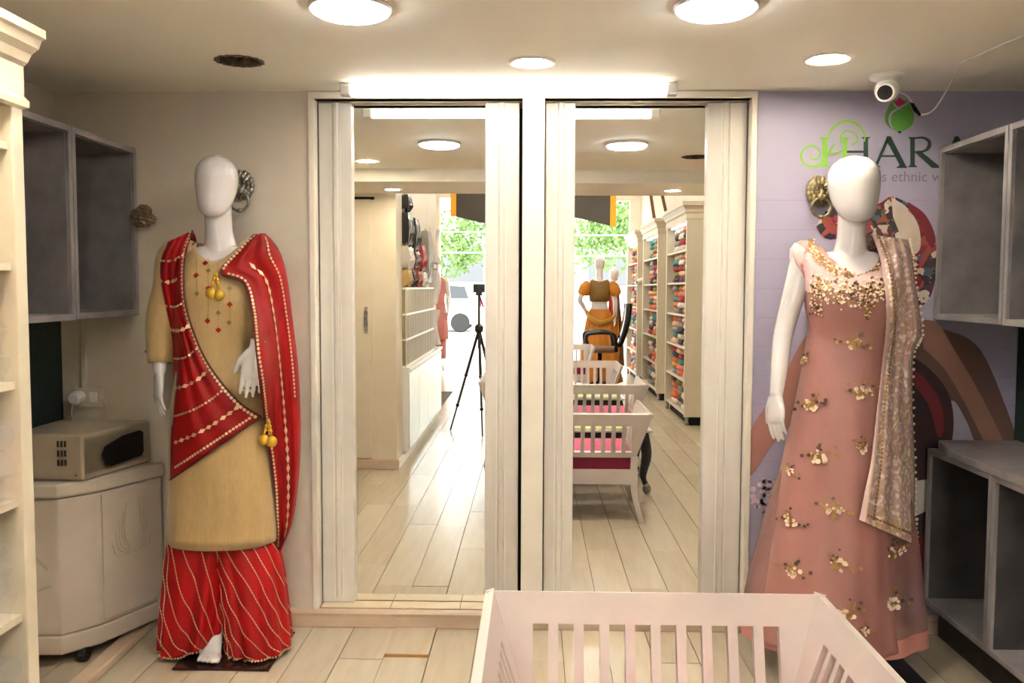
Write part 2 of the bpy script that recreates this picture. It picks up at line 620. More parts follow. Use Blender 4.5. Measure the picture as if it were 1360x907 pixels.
# kerb with rounded nose, ledge tiles
kp = [(3.502, 0), (3.502, .045), (3.498, .058), (3.503, .068), (3.515, .0725), (3.60, .0725), (3.60, 0)]
struct(B().prism([(-1.56, y, z) for y, z in kp], (3.47, 0, 0)).done('trim_3', M['kerb']))
ledge = struct(box('trim_4', M['grout'], -.869, .847, 3.517, 3.75, .06, .0726))
for i in range(6):
    xa = -.866 + i * .2855
    box('ledge_tile', M['ledge'], xa + .0015, xa + .284, 3.524, 3.603, .07, .0745, ledge)
# low kerb strip beside the cooler
struct(B().hexa([(-1.605, 3.5, 0), (-1.53, 3.5, 0), (-1.505, 2.3, 0), (-1.58, 2.3, 0), (-1.6, 3.5, .03), (-1.535, 3.5, .03), (-1.51, 2.3, .03), (-1.575, 2.3, .03)]).done('trim_5', M['kerb'], bevel=.008))


def mirror_door(name, s0, m0, m1, s1, tilt=0.0):
    d = bpy.data.objects.new(name, None)
    COL.objects.link(d); d.location = ((s0 + s1) / 2, DM, .074); ORG[name] = Vector(d.location)
    d['kind'] = 'structure'
    zt = 2.119
    box('mirror', M['mirror'], m0 - .01, m1 + .01, DM, DM + .006, .076, zt, d, label='tall mirror glass reflecting the shop')
    box('backing_board', M['dark'], s0 + .002, s1 - .002, DM + .007, DM + .02, .08, zt, d)
    for a, e in ((s0, m0), (m1, s1)):
        wdt = e - a
        b = B().box(a, e, DM - .028, DM + .004, .076, zt)
        st = b.done('stile', M['door'], d, bevel=.003)
        mid = a + wdt * (.52 if a == s0 else .48)
        bb = B()
        prof = [(-.013, 0), (-.011, .006), (-.005, .009), (.005, .009), (.011, .006), (.013, 0)]
        bb.prism([(mid + x, DM - .028 - h, .10) for x, h in prof], (0, 0, zt - .10))
        bb.done('bead_moulding', M['door'], st)
        gr = B().box(mid - .02, mid - .0165, DM - .0295, DM - .027, .09, zt).box(mid + .0165, mid + .019, DM - .0295, DM - .027, .09, zt)
        gr.done('groove', M['trim'], st)
    d.rotation_euler = (tilt, 0, 0)
    return d


mirror_door('door_1', -.868, -.735, -.196, -.060)
mirror_door('door_2', .046, .164, .690, .847, -.0021)

# ceiling of the dressing end with two open downlight holes, beam and soffit
cb = bpy.data.objects.new('ceiling', B().box(XL - .1, XR + .1, 1.406, 3.9, ZC, ZC + .05).mesh('ceiling'))
COL.objects.link(cb); cb.data.materials.append(M['ceiling']); struct(cb)
HOLES = ((-1.008, 3.049), (.942, 1.99))
cut = bpy.data.objects.new('cut', None)
cc = B()
for hx, hy in HOLES:
    cc.lathe([(.078, -.1), (.078, .1)], (hx, hy, ZC), 28)
cm = cc.mesh('cut')
cut = bpy.data.objects.new('cut', cm); COL.objects.link(cut)
md = cb.modifiers.new('holes', 'BOOLEAN'); md.object = cut; md.operation = 'DIFFERENCE'; md.solver = 'EXACT'
bpy.context.view_layer.update()
dg = bpy.context.evaluated_depsgraph_get()
nm = bpy.data.meshes.new_from_object(cb.evaluated_get(dg))
cb.modifiers.clear(); cb.data = nm
if not nm.materials: nm.materials.append(M['ceiling'])
bpy.data.objects.remove(cut)
struct(box('ceiling_void', M['black'], XL, XR, 1.45, 3.85, ZC + .20, ZC + .24))
struct(box('ceiling_beam', M['ceiling'], XL - .1, XR + .1, .65, 1.406, 2.069, 3.2))
struct(box('ceiling_shop', M['ceiling'], -2.6, 2.6, -9.2, .65, 3.1, 3.2))
# shop beyond
struct(box('wall_entry', M['tower'], XL - .1, -1.03, .30, .60, 0, 2.2))
struct(box('wall_shop_left', M['wall'], -1.20, -1.05, -2.2, .299, 0, 3.2))
struct(box('wall_shop_step', M['wall'], -2.2, -1.05, -2.3, -2.2, 0, 3.2))
struct(box('wall_shop_far_left', M['wall'], -2.2, -2.05, -9.2, -2.3, 0, 3.2))
struct(box('wall_shop_right', M['wall'], 1.95, 2.1, -9.2, .65, 0, 3.2))
fr = B()
fr.box(-2.05, -1.72, -9.15, -9.0, 0, 2.999).box(1.75, 1.95, -9.15, -9.0, 0, 2.999).box(-2.05, 1.95, -9.15, -9.0, 3.0, 3.099)
struct(fr.done('wall_front', M['trim']))
struct(box('baseboard_entry', M['kerb'], XL, -1.01, .60, .625, 0, .075, bevel=.006))
struct(box('baseboard_shop_left', M['trim'], -1.049, -1.01, -2.2, .599, 0, .06, bevel=.004))

# entry cupboard door in the pillar wall (seen in the mirror)
d3 = bpy.data.objects.new('door_3', None); COL.objects.link(d3); d3.location = (-1.45, .60, .08); ORG['door_3'] = Vector(d3.location); d3['kind'] = 'structure'
box('door_leaf', M['tower'], -1.70, -1.215, .60, .618, .085, 2.03, d3, bevel=.003)
box('door_gap', M['black'], -1.71, -1.19, .60, .606, 2.03, 2.05, d3)
B().tube([(-1.255, .618, 1.20), (-1.255, .65, 1.20), (-1.255, .65, 1.06), (-1.255, .618, 1.06)], .010, 8).box(-1.268, -1.242, .616, .622, 1.03, 1.23).done('handle', M['steel'], d3, smooth=False)
# outside ground
struct(box('ground_street', mat('pale_concrete_street', '#b9b4ab', .8, col2='#a8a299', nscale=1), -30, 30, -60, -9.2, -.25, -.02))

# ------------------------------------------------------------------ ceiling lamps
def disc_light(x, y, z, r, label, m, big=True):
    t = thing('ceiling_light', label, 'ceiling light', (x, y, z))
    if big:
        B().lathe([(r * .92, 0), (r * 1.05, 0), (r * 1.06, -.006), (r * 1.03, -.014), (r * .985, -.014), (r * .985, -.004)], (x, y, z), 48).done('rim', M['metal_trim'], t, smooth=False)
        B().lathe([(.001, -.030), (r * .5, -.029), (r * .85, -.025), (r * .96, -.019), (r * .985, -.0115)], (x, y, z), 48).done('diffuser', m, t)
    else:
        B().lathe([(r * 1.12, 0), (r * 1.12, -.005), (r * 1.0, -.008), (r * .82, -.004), (r * .80, 0)], (x, y, z), 40).done('rim', M['trim'], t)
        B().lathe([(.001, -.0035), (r * .81, -.0035)], (x, y, z), 40).done('diffuser', m, t)
    return t


disc_light(-.505, 2.461, ZC, .108, 'large round flat ceiling light above the aisle near the red dressed mannequin', M['lamp_disc'])
disc_light(.491, 2.461, ZC, .108, 'large round flat ceiling light above the aisle near the pink dressed mannequin', M['lamp_disc'])
disc_light(-.009, 3.069, ZC, .072, 'small round recessed spotlight centred above the mirror doors', M['lamp_spot'], False)
disc_light(.98, 3.031, ZC, .072, 'small round recessed spotlight beside the dome camera', M['lamp_spot'], False)
disc_light(-1.022, 1.785, ZC, .072, 'small round recessed spotlight before the beam, reflected at the mirror edge', M['lamp_spot'], False)
disc_light(-.994, .97, 2.069, .062, 'small round spotlight under the beam by the cupboard wall', M['lamp_spot'], False)
disc_light(.96, 1.02, 2.069, .062, 'small round spotlight under the beam over the shop aisle', M['lamp_spot'], False)

for (hx, hy), lab in zip(HOLES, ('empty dark round downlight hole in the ceiling above the red mannequin', 'empty dark round downlight hole near the ceiling beam, seen in the mirror')):
    t = thing('downlight_hole', lab, 'ceiling hole', (hx, hy, ZC))
    b = B()
    n = 36
    V = []
    for k in range(n + 1):
        a = 2 * PI * k / n
        ro = .083 + .004 * math.sin(k * 2.7); ri = .070 + .005 * math.sin(k * 4.1 + 1)
        V.append([(hx + r * math.cos(a), hy + r * math.sin(a), ZC + h) for r, h in ((ro, 0.0), (ro - .004, -.003), (ri, -.002), (ri, .03))])
    b.grid(V).done('broken_rim', mat('chipped_plaster', '#7a6c58', .9, col2='#2d261f', nscale=30), t)
    b = B()
    for k in range(5):
        a = k * 1.3
        b.tube([(hx + .06 * math.cos(a), hy + .06 * math.sin(a), ZC + .05), (hx + .01 * math.cos(a + 1), hy + .02 * math.sin(a + 1), ZC + .02), (hx + .05 * math.cos(a + 2), hy + .05 * math.sin(a + 2), ZC + .06)], .003, 6)
    b.done('loose_wire', mat('grey_wire', '#6a645c', .5), t)

disc_light(-.03, 1.785, ZC, .072, 'added unseen small round recessed spotlight before the beam, midway along its row', M['lamp_spot'], False)  # added spotlight, unseen, to brighten this end of the room
for y_, lab in ((-.9, 'added unseen tube light on the shop ceiling above the slatted benches'), (-3.6, 'added unseen tube light on the shop ceiling above the office chair aisle'), (-6.4, 'added unseen tube light on the shop ceiling near the entrance')):
    t = thing('tube_light', lab, 'tube light', (.5, y_, 3.1))  # added tubes, out of view, that brighten the mirrored shop
    box('mounting_base', M['white'], -.12, 1.12, y_ - .02, y_ + .02, 3.085, 3.1, t)
    B().tube([(-.1, y_, 3.065), (1.1, y_, 3.065)], .02, 12).done('diffuser', M['lamp_added'], t)

t = thing('tube_light', 'long white LED batten light fixed above the mirror doors', 'tube light', (-.1, 3.40, ZC))
b = B().box(-.735, .535, 3.375, 3.415, ZC - .012, ZC)
b.done('mounting_base', M['white'], t, bevel=.003)
for xa, xb in ((-.735, -.694), (.494, .535)):
    box('end_cap', M['white'], xa, xb, 3.366, 3.412, ZC - .048, ZC - .006, t, bevel=.006)
prof = [(3.37, ZC - .012), (3.364, ZC - .028), (3.37, ZC - .042), (3.384, ZC - .047), (3.398, ZC - .042), (3.404, ZC - .028), (3.40, ZC - .012)]
B().prism([(-.693, y, z) for y, z in prof], (1.186, 0, 0)).done('diffuser', M['lamp_tube'], t)
# ------------------------------------------------------------------ dome camera and cable
t = thing('security_camera', 'white dome security camera under the ceiling above the logo', 'camera', (1.268, 3.27, ZC))
B().lathe([(.058, 0), (.058, -.012), (.052, -.018), (.035, -.022), (.033, -.03)], (1.268, 3.27, ZC), 28).done('ceiling_plate', M['white'], t, smooth=True)
cb_ = B().ball((1.268, 3.265, ZC - .055), .042, 20, 14)
cb_.done('ball_housing', M['white'], t, smooth=True)
dv = Vector((-.45, -.85, -.35)).normalized()
c0 = Vector((1.268, 3.265, ZC - .055))
B().tube([c0 + dv * .02, c0 + dv * .05, c0 + dv * .054], [.034, .034, .031], 22).done('lens_barrel', M['white'], t)
B().tube([c0 + dv * .053, c0 + dv * .056], [.027, .024], 22).done('lens', M['camdark'], t)
B().tube([c0 + dv * .056, c0 + dv * .058], [.010, .009], 14).done('lens_glass', M['blackgloss'], t)
cw = [at(1193, 122, 3.30), at(1205, 128, 3.40), at(1214, 140, 3.48), at(1222, 152, 3.49), at(1240, 146, 3.45), at(1262, 112, 3.28), at(1275, 85, 3.10), (1.45, 2.98, ZC - .005), (1.46, 2.85, ZC - .005), (1.49, 2.70, ZC - .005), (1.60, 2.3, ZC - .005)]
B().tube([Vector(p) for p in spline(cw, 50)], .0035, 8).done('cable', M['white'], t, smooth=True)
B().tube([at(1210, 135, 3.46), at(1216, 146, 3.48), at(1222, 153, 3.49)], [.005, .008, .005], 8).done('connector', M['blackgloss'], t)

# ------------------------------------------------------------------ mural
YM = WY - .004
mu = thing('wall_mural', 'lilac printed wall mural with tulip logo, lettering and a draped figure', 'mural', (1.39, WY, 0))
box('print_sheet', M['mural'], .872, XR - .002, WY - .003, WY, .074, ZC - .004, mu)


def flat(name, m, pts, lift=1, parent=mu, depth=.0006):
    """printed shape: photo outline set on the mural plane"""
    yy = YM - .0007 * lift
    poly = [at(x, y, yy) for x, y in pts]
    for q in poly: q.y = yy
    return B().prism(poly, (0, depth, 0)).done(name, m, parent)


def curve_pts(pts, n=24):
    return [tuple(p) for p in spline(pts, n)]


def stroke(name, m, pts, wd, lift=2):
    """a flat ribbon of varying width along photo points"""
    P = spline([(x, y, ww) for (x, y), ww in zip(pts, wd)], max(12, len(pts) * 7))
    Lf, Rt = [], []
    for i, p in enumerate(P):
        a, b_ = P[max(i - 1, 0)], P[min(i + 1, len(P) - 1)]
        tx, ty = b_[0] - a[0], b_[1] - a[1]
        l = math.hypot(tx, ty) or 1
        nx, ny = -ty / l * p[2] / 2, tx / l * p[2] / 2
        Lf.append((p[0] + nx, p[1] + ny)); Rt.append((p[0] - nx, p[1] - ny))
    yy = YM - .0007 * lift
    b = B()
    V = []
    for a, c in zip(Lf, Rt):
        r = [at(a[0], a[1], yy), at(c[0], c[1], yy)]
        for q in r: q.y = yy
        V.append(r)
    b.grid(V)
    return b.done(name, m, mu, solid=.0006)


# tulip emblem
flat('logo_bud', M['green'], curve_pts([(1186, 133), (1178, 146), (1175, 158), (1180, 168), (1190, 173), (1201, 173), (1211, 166), (1214, 154), (1210, 142), (1203, 133)]) , 1)
flat('logo_tip', M['logored'], [(1186, 138), (1195, 129), (1203, 136), (1194, 144)], 3)
stroke('logo_vein', M['mural'], [(1206, 137), (1193, 144), (1183, 152), (1182, 164), (1187, 172)], [2, 2.6, 2.6, 2.4, 1.5], 4)
stroke('logo_vein', M['mural'], [(1186, 136), (1190, 141), (1196, 145)], [1.6, 2.2, 2.2], 4)
flat('logo_stem', M['ink'], [(1192, 174), (1198, 174), (1196, 177), (1194, 177)], 2)
# flourished light green initial
stroke('letter_flourish', M['lime2'], [(1108, 191), (1094, 213), (1081, 221), (1068, 217), (1064, 206), (1070, 196), (1081, 194), (1089, 202), (1085, 211), (1077, 211), (1077, 205)], [2.4, 3, 3, 3, 3, 2.6, 2.4, 2.2, 2, 1.8, 1.6])
stroke('letter_flourish', M['lime2'], [(1098, 186), (1106, 170), (1122, 161), (1138, 165), (1148, 178), (1148, 188)], [2, 3, 3.2, 3, 2.4, 1.6])
stroke('letter_flourish', M['lime2'], [(1117, 190), (1117, 180), (1124, 174), (1135, 177), (1139, 186), (1133, 192), (1130, 190)], [2, 2, 2, 2, 2, 1.8, 1.6])
flat('letter_flourish', M['lime2'], [(1089, 182), (1101, 182), (1099, 185), (1099, 219), (1103, 222), (1088, 222), (1092, 219), (1092, 186)], 2)
stroke('letter_flourish', M['lime2'], [(1099, 204), (1108, 204), (1120, 200)], [2, 2.6, 2.4])


def letters(name, m, strokes):
    for s in strokes: flat(name, m, s, 2)


letters('letter_h', M['lime2'], [[(1116, 182), (1128, 182), (1125, 185), (1125, 222), (1119, 222), (1119, 185)]])
letters('letter_h', M['ink'], [[(1125, 200), (1147, 200), (1147, 203), (1125, 203)], [(1144, 182), (1156, 182), (1153, 185), (1153, 219), (1156, 222), (1144, 222), (1147, 219), (1147, 185)]])
letters('letter_a', M['ink'], [[(1178, 181), (1183, 181), (1203, 220), (1205, 223), (1190, 223), (1195, 219), (1177, 186)], [(1178, 182), (1180, 187), (1166, 219), (1170, 222), (1158, 222), (1162, 219)], [(1171, 206), (1192, 206), (1193, 208.5), (1170, 208.5)]])
letters('letter_r', M['ink'], [[(1206, 182), (1218, 182), (1215, 185), (1215, 219), (1219, 222), (1205, 222), (1209, 219), (1209, 185)],
                               [(1214, 201), (1222, 200), (1248, 221), (1250, 223), (1238, 223)]])
stroke('letter_r', M['ink'], [(1214, 183.5), (1226, 183), (1234, 188), (1233, 196), (1226, 201), (1214, 202)], [2.5, 3, 4.4, 4.4, 3, 2.4])
letters('letter_a', M['ink'], [[(1268, 181), (1273, 181), (1293, 220), (1295, 223), (1280, 223), (1285, 219), (1267, 186)], [(1268, 182), (1270, 187), (1256, 219), (1260, 222), (1248, 222), (1252, 219)], [(1261, 206), (1282, 206), (1283, 208.5), (1260, 208.5)]])


def text_mesh(name, body, size, loc, m, parent, rot=(PI / 2, 0, 0), ext=.0004):
    cu = bpy.data.curves.new(name, 'FONT')
    cu.body = body; cu.size = size; cu.extrude = ext; cu.resolution_u = 3
    o = bpy.data.objects.new(name, cu); COL.objects.link(o)
    bpy.context.view_layer.update()
    me = bpy.data.meshes.new_from_object(o.evaluated_get(bpy.context.evaluated_depsgraph_get()))
    bpy.data.objects.remove(o)
    q = bpy.data.objects.new(name, me); COL.objects.link(q)
    me.materials.clear(); me.materials.append(m)
    q.rotation_euler = rot
    q.location = Vector(loc) - org(parent)
    q.parent = parent
    return q


tp = at(1102, 241, YM - .0014)
text_mesh('tagline', "women's ethnic wear", .057, (at(1107.5, 241, YM).x, YM - .0012, at(1170, 241, YM).z), M['greyink'], mu)
# printed draped figure
flat('printed_bundle', M['patch'], curve_pts([(1094, 282), (1118, 268), (1150, 272), (1168, 270), (1184, 261), (1206, 270), (1226, 284), (1240, 306), (1244, 336), (1242, 372), (1232, 400), (1214, 408), (1200, 396), (1196, 350), (1150, 315), (1100, 318), (1084, 302)], 60), 1)
flat('printed_strap', M['garred'], curve_pts([(1206, 268), (1228, 284), (1241, 310), (1239, 330), (1230, 318), (1222, 296), (1206, 280)], 30), 2)
flat('printed_strap', mat('printed_cream_cloth', '#c9bdb0', .7, col2='#b5a598', nscale=12), curve_pts([(1184, 262), (1205, 276), (1220, 300), (1222, 330), (1208, 338), (1196, 312), (1186, 288)], 30), 2)
flat('printed_shoulder', mat('printed_shaded_skin', '#664a42', .6, col2='#573d36', nscale=4), curve_pts([(1206, 470), (1222, 436), (1262, 440), (1300, 462), (1330, 525), (1350, 596), (1306, 604), (1284, 560), (1266, 532), (1248, 545), (1212, 505)], 50), 1)
flat('printed_forearm', M['skin'], curve_pts([(1226, 424), (1246, 430), (1266, 462), (1300, 520), (1334, 592), (1314, 596), (1284, 540), (1256, 492), (1226, 462)], 40), 2)
flat('printed_garment', M['garment'], curve_pts([(1190, 470), (1222, 480), (1254, 512), (1266, 550), (1262, 600), (1240, 690), (1200, 720), (1170, 640)], 40), 2)
flat('printed_border', M['garred'], curve_pts([(1200, 486), (1224, 498), (1248, 530), (1254, 566), (1246, 580), (1236, 545), (1218, 516), (1200, 506)], 40), 3)
flat('printed_arm', M['skin2'], curve_pts([(1075, 440), (1060, 462), (1030, 520), (996, 575), (996, 632), (1030, 585), (1075, 540), (1100, 500)], 40), 1)
flat('printed_wrap', M['garred'], [(1180, 690), (1240, 660), (1240, 770), (1180, 790)], 1)
flat('printed_page', mat('printed_white_page', '#c8c2c0', .7), [(1206, 640), (1236, 636), (1236, 676), (1206, 690)], 4)
fw = B()
for k in range(60):
    a = rng.uniform(0, 2 * PI); rr = rng.uniform(.2, 1)
    cx, cy = 1018 + 22 * rr * math.cos(a), 664 + 28 * rr * math.sin(a)
    c = at(cx, cy, YM - .0009); c.y = YM - .0009
    s_ = rng.uniform(.006, .013)
    fw.prism([c + Vector((s_ * math.cos(q * PI / 3), 0, s_ * math.sin(q * PI / 3))) for q in range(6)], (0, -.0004, 0))
fw.done('printed_blossom', mat('printed_pale_blossom', '#d3bcc6', .7), mu, merge=False)
b = B()
for k in range(9):
    c = at(1013 + rng.uniform(-4, 4), 159 + rng.uniform(-7, 7), YM)
    c.y = YM
    b.prism([c + Vector((.004 * math.cos(q * PI / 2 + k), 0, .005 * math.sin(q * PI / 2 + k))) for q in range(4)], (0, -.0005, 0))
tag(b.done('tape_residue', mat('grey_residue', '#a79fa6', .8), merge=False), 'small grey patch of tape residue high on the lilac mural', 'tape mark')

# ------------------------------------------------------------------ wall cabinets
def open_cabinet(label, xf, xb, y0, y1, z0, z1, fr=.022, inner='lamin'):
    sgn = 1 if xb > xf else -1
    t = thing('open_cabinet', label, 'cabinet', ((xf + xb) / 2, (y0 + y1) / 2, z0))
    X = lambda a, c: (min(a, c), max(a, c))
    e = .002
    for nm_, ya, yb, za, zb in (('side_panel', y0, y0 + fr, z0, z1), ('side_panel', y1 - fr, y1, z0, z1), ('top_panel', y0 + fr, y1 - fr, z1 - fr, z1), ('bottom_panel', y0 + fr, y1 - fr, z0, z0 + fr)):
        a, c = X(xf, xb - sgn * e)
        box(nm_, M['lam'], a, c, ya, yb, za, zb, t, bevel=.0015)
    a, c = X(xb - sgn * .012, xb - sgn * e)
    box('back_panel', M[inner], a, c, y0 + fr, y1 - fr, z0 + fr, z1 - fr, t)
    # lining boards in the darker inside colour
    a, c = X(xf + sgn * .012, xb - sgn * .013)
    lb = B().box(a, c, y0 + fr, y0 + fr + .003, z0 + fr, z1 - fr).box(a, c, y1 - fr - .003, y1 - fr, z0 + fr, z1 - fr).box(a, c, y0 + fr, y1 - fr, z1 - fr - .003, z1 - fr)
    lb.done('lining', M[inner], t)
    return t


open_cabinet('open grey wall cabinet at the wall corner, behind the red dressed mannequin', -1.578, XL, 3.019, 3.505, 1.268, 1.928)
open_cabinet('open grey wall cabinet beside the white shelf tower', -1.578, XL, 2.53, 3.015, 1.266, 1.928)
open_cabinet('open grey wall cabinet next to the mural lettering, above the counter', 1.57, XR, 3.005, 3.505, 1.264, 1.928)
open_cabinet('open grey wall cabinet at the frame edge, above the counter', 1.57, XR, 2.48, 3.001, 1.262, 1.928)
open_cabinet('dark open base cabinet next to the pink gown', 1.555, XR, 2.999, 3.49, .14, .757, inner='innerdark')
open_cabinet('dark open base cabinet at the frame edge', 1.555, XR, 2.45, 2.995, .14, .757, inner='innerdark')
b = B()
b.prism([(1.545, 2.40, .758), (1.545, 3.30, .758), (1.60, 3.50, .758), (XR - .002, 3.50, .758), (XR - .002, 2.40, .758)], (0, 0, .030))
ct = b.done('countertop', M['lam'], bevel=.003)
tag(ct, 'grey marbled countertop slab over the base cabinets', 'countertop')
box('plinth', M['dark'], 1.62, XR - .002, 2.45, 3.49, .0, .14)
tag(bpy.data.objects['plinth'], 'dark recessed plinth under the base cabinets', 'plinth')
for sx, lab in ((-1, 'dark green turf panel on the wall behind the beige metal box'), (1, 'dark green turf panel on the wall above the grey countertop')):
    xa, xb = (XL + .001, XL + .012) if sx < 0 else (XR - .012, XR - .001)
    tp_ = B().box(xa, xb, 2.2, 3.51, .79 if sx > 0 else .66, 1.262)
    o = tag(tp_.done('turf_panel', M['greenwall']), lab, 'wall panel')
b = B()
for k in range(7):
    p = Vector((XR - .02, 2.86 + rng.uniform(-.02, .02), 1.085 + rng.uniform(-.02, .02)))
    b.ball(p, .012, 6, 4)
tag(b.done('red_blossom', mat('red_petals', '#a3162a', .6), merge=False), 'small red artificial blossom on the green turf panel', 'flower')

# ------------------------------------------------------------------ socket plate, conduit
t = thing('wall_socket', 'ivory wall socket plate with plug below the grey cabinet', 'socket', (-1.80, 3.52, .93))
box('plate', M['socket'], -1.855, -1.735, 3.498, WY, .895, .972, t, bevel=.004)
box('switch', M['white'], -1.785, -1.755, 3.493, 3.50, .915, .955, t, bevel=.002)
B().tube([(-1.83, 3.50, .935), (-1.83, 3.46, .935), (-1.83, 3.45, .935)], [.03, .028, .02], 14).done('plug', M['white'], t, smooth=False, bevel=.003)
B().tube([Vector(p) for p in spline([(-1.83, 3.455, .93), (-1.835, 3.45, .86), (-1.80, 3.47, .80), (-1.75, 3.49, .78)], 16)], .004, 8).done('plug_cord', M['beigemetal'], t)
B().tube([Vector(p) for p in spline([(-1.735, 3.50, .93), (-1.715, 3.495, .90), (-1.715, 3.495, .84), (-1.73, 3.495, .78)], 16)], .004, 8).done('loose_cord', M['socket'], t)
b = B().box(-1.822, -1.802, 3.505, WY, .972, 1.266)
tag(b.done('cable_conduit', M['socket'], bevel=.002), 'thin ivory cable conduit running up from the wall socket', 'conduit')

# crumpled packet on the wall by the cabinet
b = B()
pc = at(190, 287, 3.455)
V = []
for i in range(9):
    f = i / 8
    row = []
    for k in range(12):
        a = 2 * PI * k / 12
        r = (.012 + .026 * math.sin(PI * f) + .012 * f) * (1 + .3 * math.sin(3 * a + i * 1.3))
        row.append(pc + Vector((r * math.cos(a), r * .6 * math.sin(a), .045 - .09 * f)))
    V.append(row)
b.grid(V, True, True, True)
tag(b.done('crumpled_packet', mat('brown_cellophane', '#7d6a4f', .3, col2='#54442f', nscale=30)), 'crumpled brown packet stuck beside the grey wall cabinet', 'packet')

# ------------------------------------------------------------------ white cooler cabinet on castors
t = thing('rolling_cabinet', 'ivory plastic cabinet with chamfered corner standing on black castors', 'cabinet', (-1.72, 3.3, 0))
cx = [(-1.90, 3.075), (-1.70, 3.085), (-1.612, 3.185), (-1.49, 3.475), (-1.90, 3.475)]


def polyring(pts, s, c=(-1.74, 3.29)):
    return [(c[0] + (x - c[0]) * s, c[1] + (y - c[1]) * s) for x, y in pts]


XL2 = XL + .004
clampx = lambda P: [(max(x, XL2), min(y, 3.515)) for x, y in P]
b = B().prism([(x, y, .12) for x, y in cx], (0, 0, .50)); b.done('body', M['cooler'], t, bevel=.006)
b = B().prism([(x, y, .05) for x, y in clampx(polyring(cx, 1.04))], (0, 0, .068)); b.done('base_skirt', M['cooler'], t, bevel=.006)
b = B().prism([(x, y, .622) for x, y in clampx(polyring(cx, 1.05))], (0, 0, .055)); b.done('lid', M['cooler'], t, bevel=.010)
# front door face with embossed leaf sprays
pa, pb = Vector((-1.612, 3.185, 0)), Vector((-1.49, 3.475, 0))
dd = (pb - pa).normalized(); nn = Vector((dd.y, -dd.x, 0))
q = [pa + dd * .02 + nn * .001, pb - dd * .015 + nn * .001]
B().slab([q[0] + Vector((0, 0, .135)), q[1] + Vector((0, 0, .135)), q[1] + Vector((0, 0, .61)), q[0] + Vector((0, 0, .61))], .006).done('door', M['cooler'], t, bevel=.003)
b = B()
for k in range(5):
    for sg in (-1, 1):
        base = pa + dd * .16 + nn * .0085 + Vector((0, 0, .36))
        tip = base + dd * (sg * (.03 + .018 * k)) + Vector((0, 0, .20 - .035 * k))
        midp = base.lerp(tip, .5) + dd * (sg * .025) - Vector((0, 0, .025))
        b.tube([Vector(p) for p in spline([base, midp, tip], 8)], [.0015] + [.0028] * 6 + [.0015], 6)
b.done('embossed_leaf', M['cooler'], t, merge=False)
for (x, y) in ((-1.655, 3.15), (-1.84, 3.13), (-1.62, 3.42), (-1.84, 3.44)):
    w_ = B().lathe([(.008, -.016), (.026, -.016), (.029, -.01), (.029, .01), (.026, .016), (.008, .016)], (x, y, .029), 18, axis='x').done('castor', M['cooler_d'], t)
    B().box(x - .02, x + .02, y - .014, y + .014, .044, .055).done('fork', M['cooler_d'], w_)
# torn tape strips
for (p, q_) in (((-1.80, 3.072, .42), (-1.74, 3.075, .36)), ((-1.79, 3.072, .28), (-1.73, 3.075, .30))):
    p, q_ = Vector(p), Vector(q_)
    B().slab([p, q_, q_ + Vector((.004, 0, .012)), p + Vector((.004, 0, .012))], .001).done('tape_strip', M['clear'], t)

# beige metal box on the cabinet
t = thing('metal_equipment_box', 'beige metal equipment box with a dark window, lying on the ivory cabinet', 'equipment box', (-1.72, 3.3, .678))
bl = [(-1.895, 3.12), (-1.625, 3.12), (-1.535, 3.48), (-1.895, 3.48)]
zb0, zb1 = .679, .848
B().prism([(x, y, zb0) for x, y in bl], (0, 0, zb1 - zb0)).done('case', M['beigemetal'], t, bevel=.008)
fa, fb = Vector((-1.625, 3.12, 0)), Vector((-1.535, 3.48, 0))
fd = (fb - fa).normalized(); fn = Vector((fd.y, -fd.x, 0))
def fq(a, c, z0, z1, o, tt):
    p0, p1 = fa + fd * a + fn * o, fa + fd * c + fn * o
    return [p0 + Vector((0, 0, z0)), p1 + Vector((0, 0, z0)), p1 + Vector((0, 0, z1)), p0 + Vector((0, 0, z1))]
B().slab(fq(.004, .365, .694, .835, .0, 0), -.012).done('front_bezel', M['beigemetal'], t, bevel=.006)
pw = [(.10, .70), (.13, .69), (.30, .70), (.31, .715), (.31, .79), (.29, .80), (.20, .795), (.10, .77), (.085, .74)]
B().prism([fa + fd * a + fn * .0125 + Vector((0, 0, z + .02)) for a, z in pw], fn * .004).done('dark_window', M['blackgloss'], t)
b = B()
for r_ in range(3):
    for c_ in range(3):
        b.box(-1.715 + c_ * .013, -1.709 + c_ * .013, 3.115, 3.121, .735 + r_ * .034, .757 + r_ * .034)
b.done('vent_slots', M['cooler_d'], t, merge=False)
for x in (-1.87, -1.65): B().lathe([(.0001, .003), (.004, .003), (.005, .0), (.0001, .0)], (x, 3.1195, .70), 10, axis='y').done('screw', M['steel'], t)

# ------------------------------------------------------------------ white shelf tower at the frame edge
tw = thing('shelf_tower', 'white shelf tower with a moulded cornice at the frame edge', 'shelf', (-1.4, 1.85, 0))
yt0, yt1 = 1.58, 2.095
xs = -1.212
xb_ = -1.62
box('side_panel', M['tower'], xb_, xs, yt1 - .045, yt1, 0, 1.84, tw, bevel=.003)
box('side_panel', M['tower'], xb_, xs, yt0, yt0 + .045, 0, 1.84, tw, bevel=.003)
box('back_panel', M['tower'], xb_, xb_ + .012, yt0 + .045, yt1 - .045, 0, 1.84, tw)
for z in (.02, .30, .58, .86, 1.14, 1.42, 1.70):
    box('shelf_board', M['tower'], xb_ + .012, xs - .012, yt0 + .045, yt1 - .045, z, z + .018, tw)
b = B()
cor = [(0, 1.80), (.012, 1.805), (.014, 1.82), (.004, 1.83), (.004, 1.90), (.012, 1.91), (.020, 1.93), (.034, 1.945), (.040, 1.965), (.048, 1.97), (.048, 1.99), (0, 1.99)]
V = []
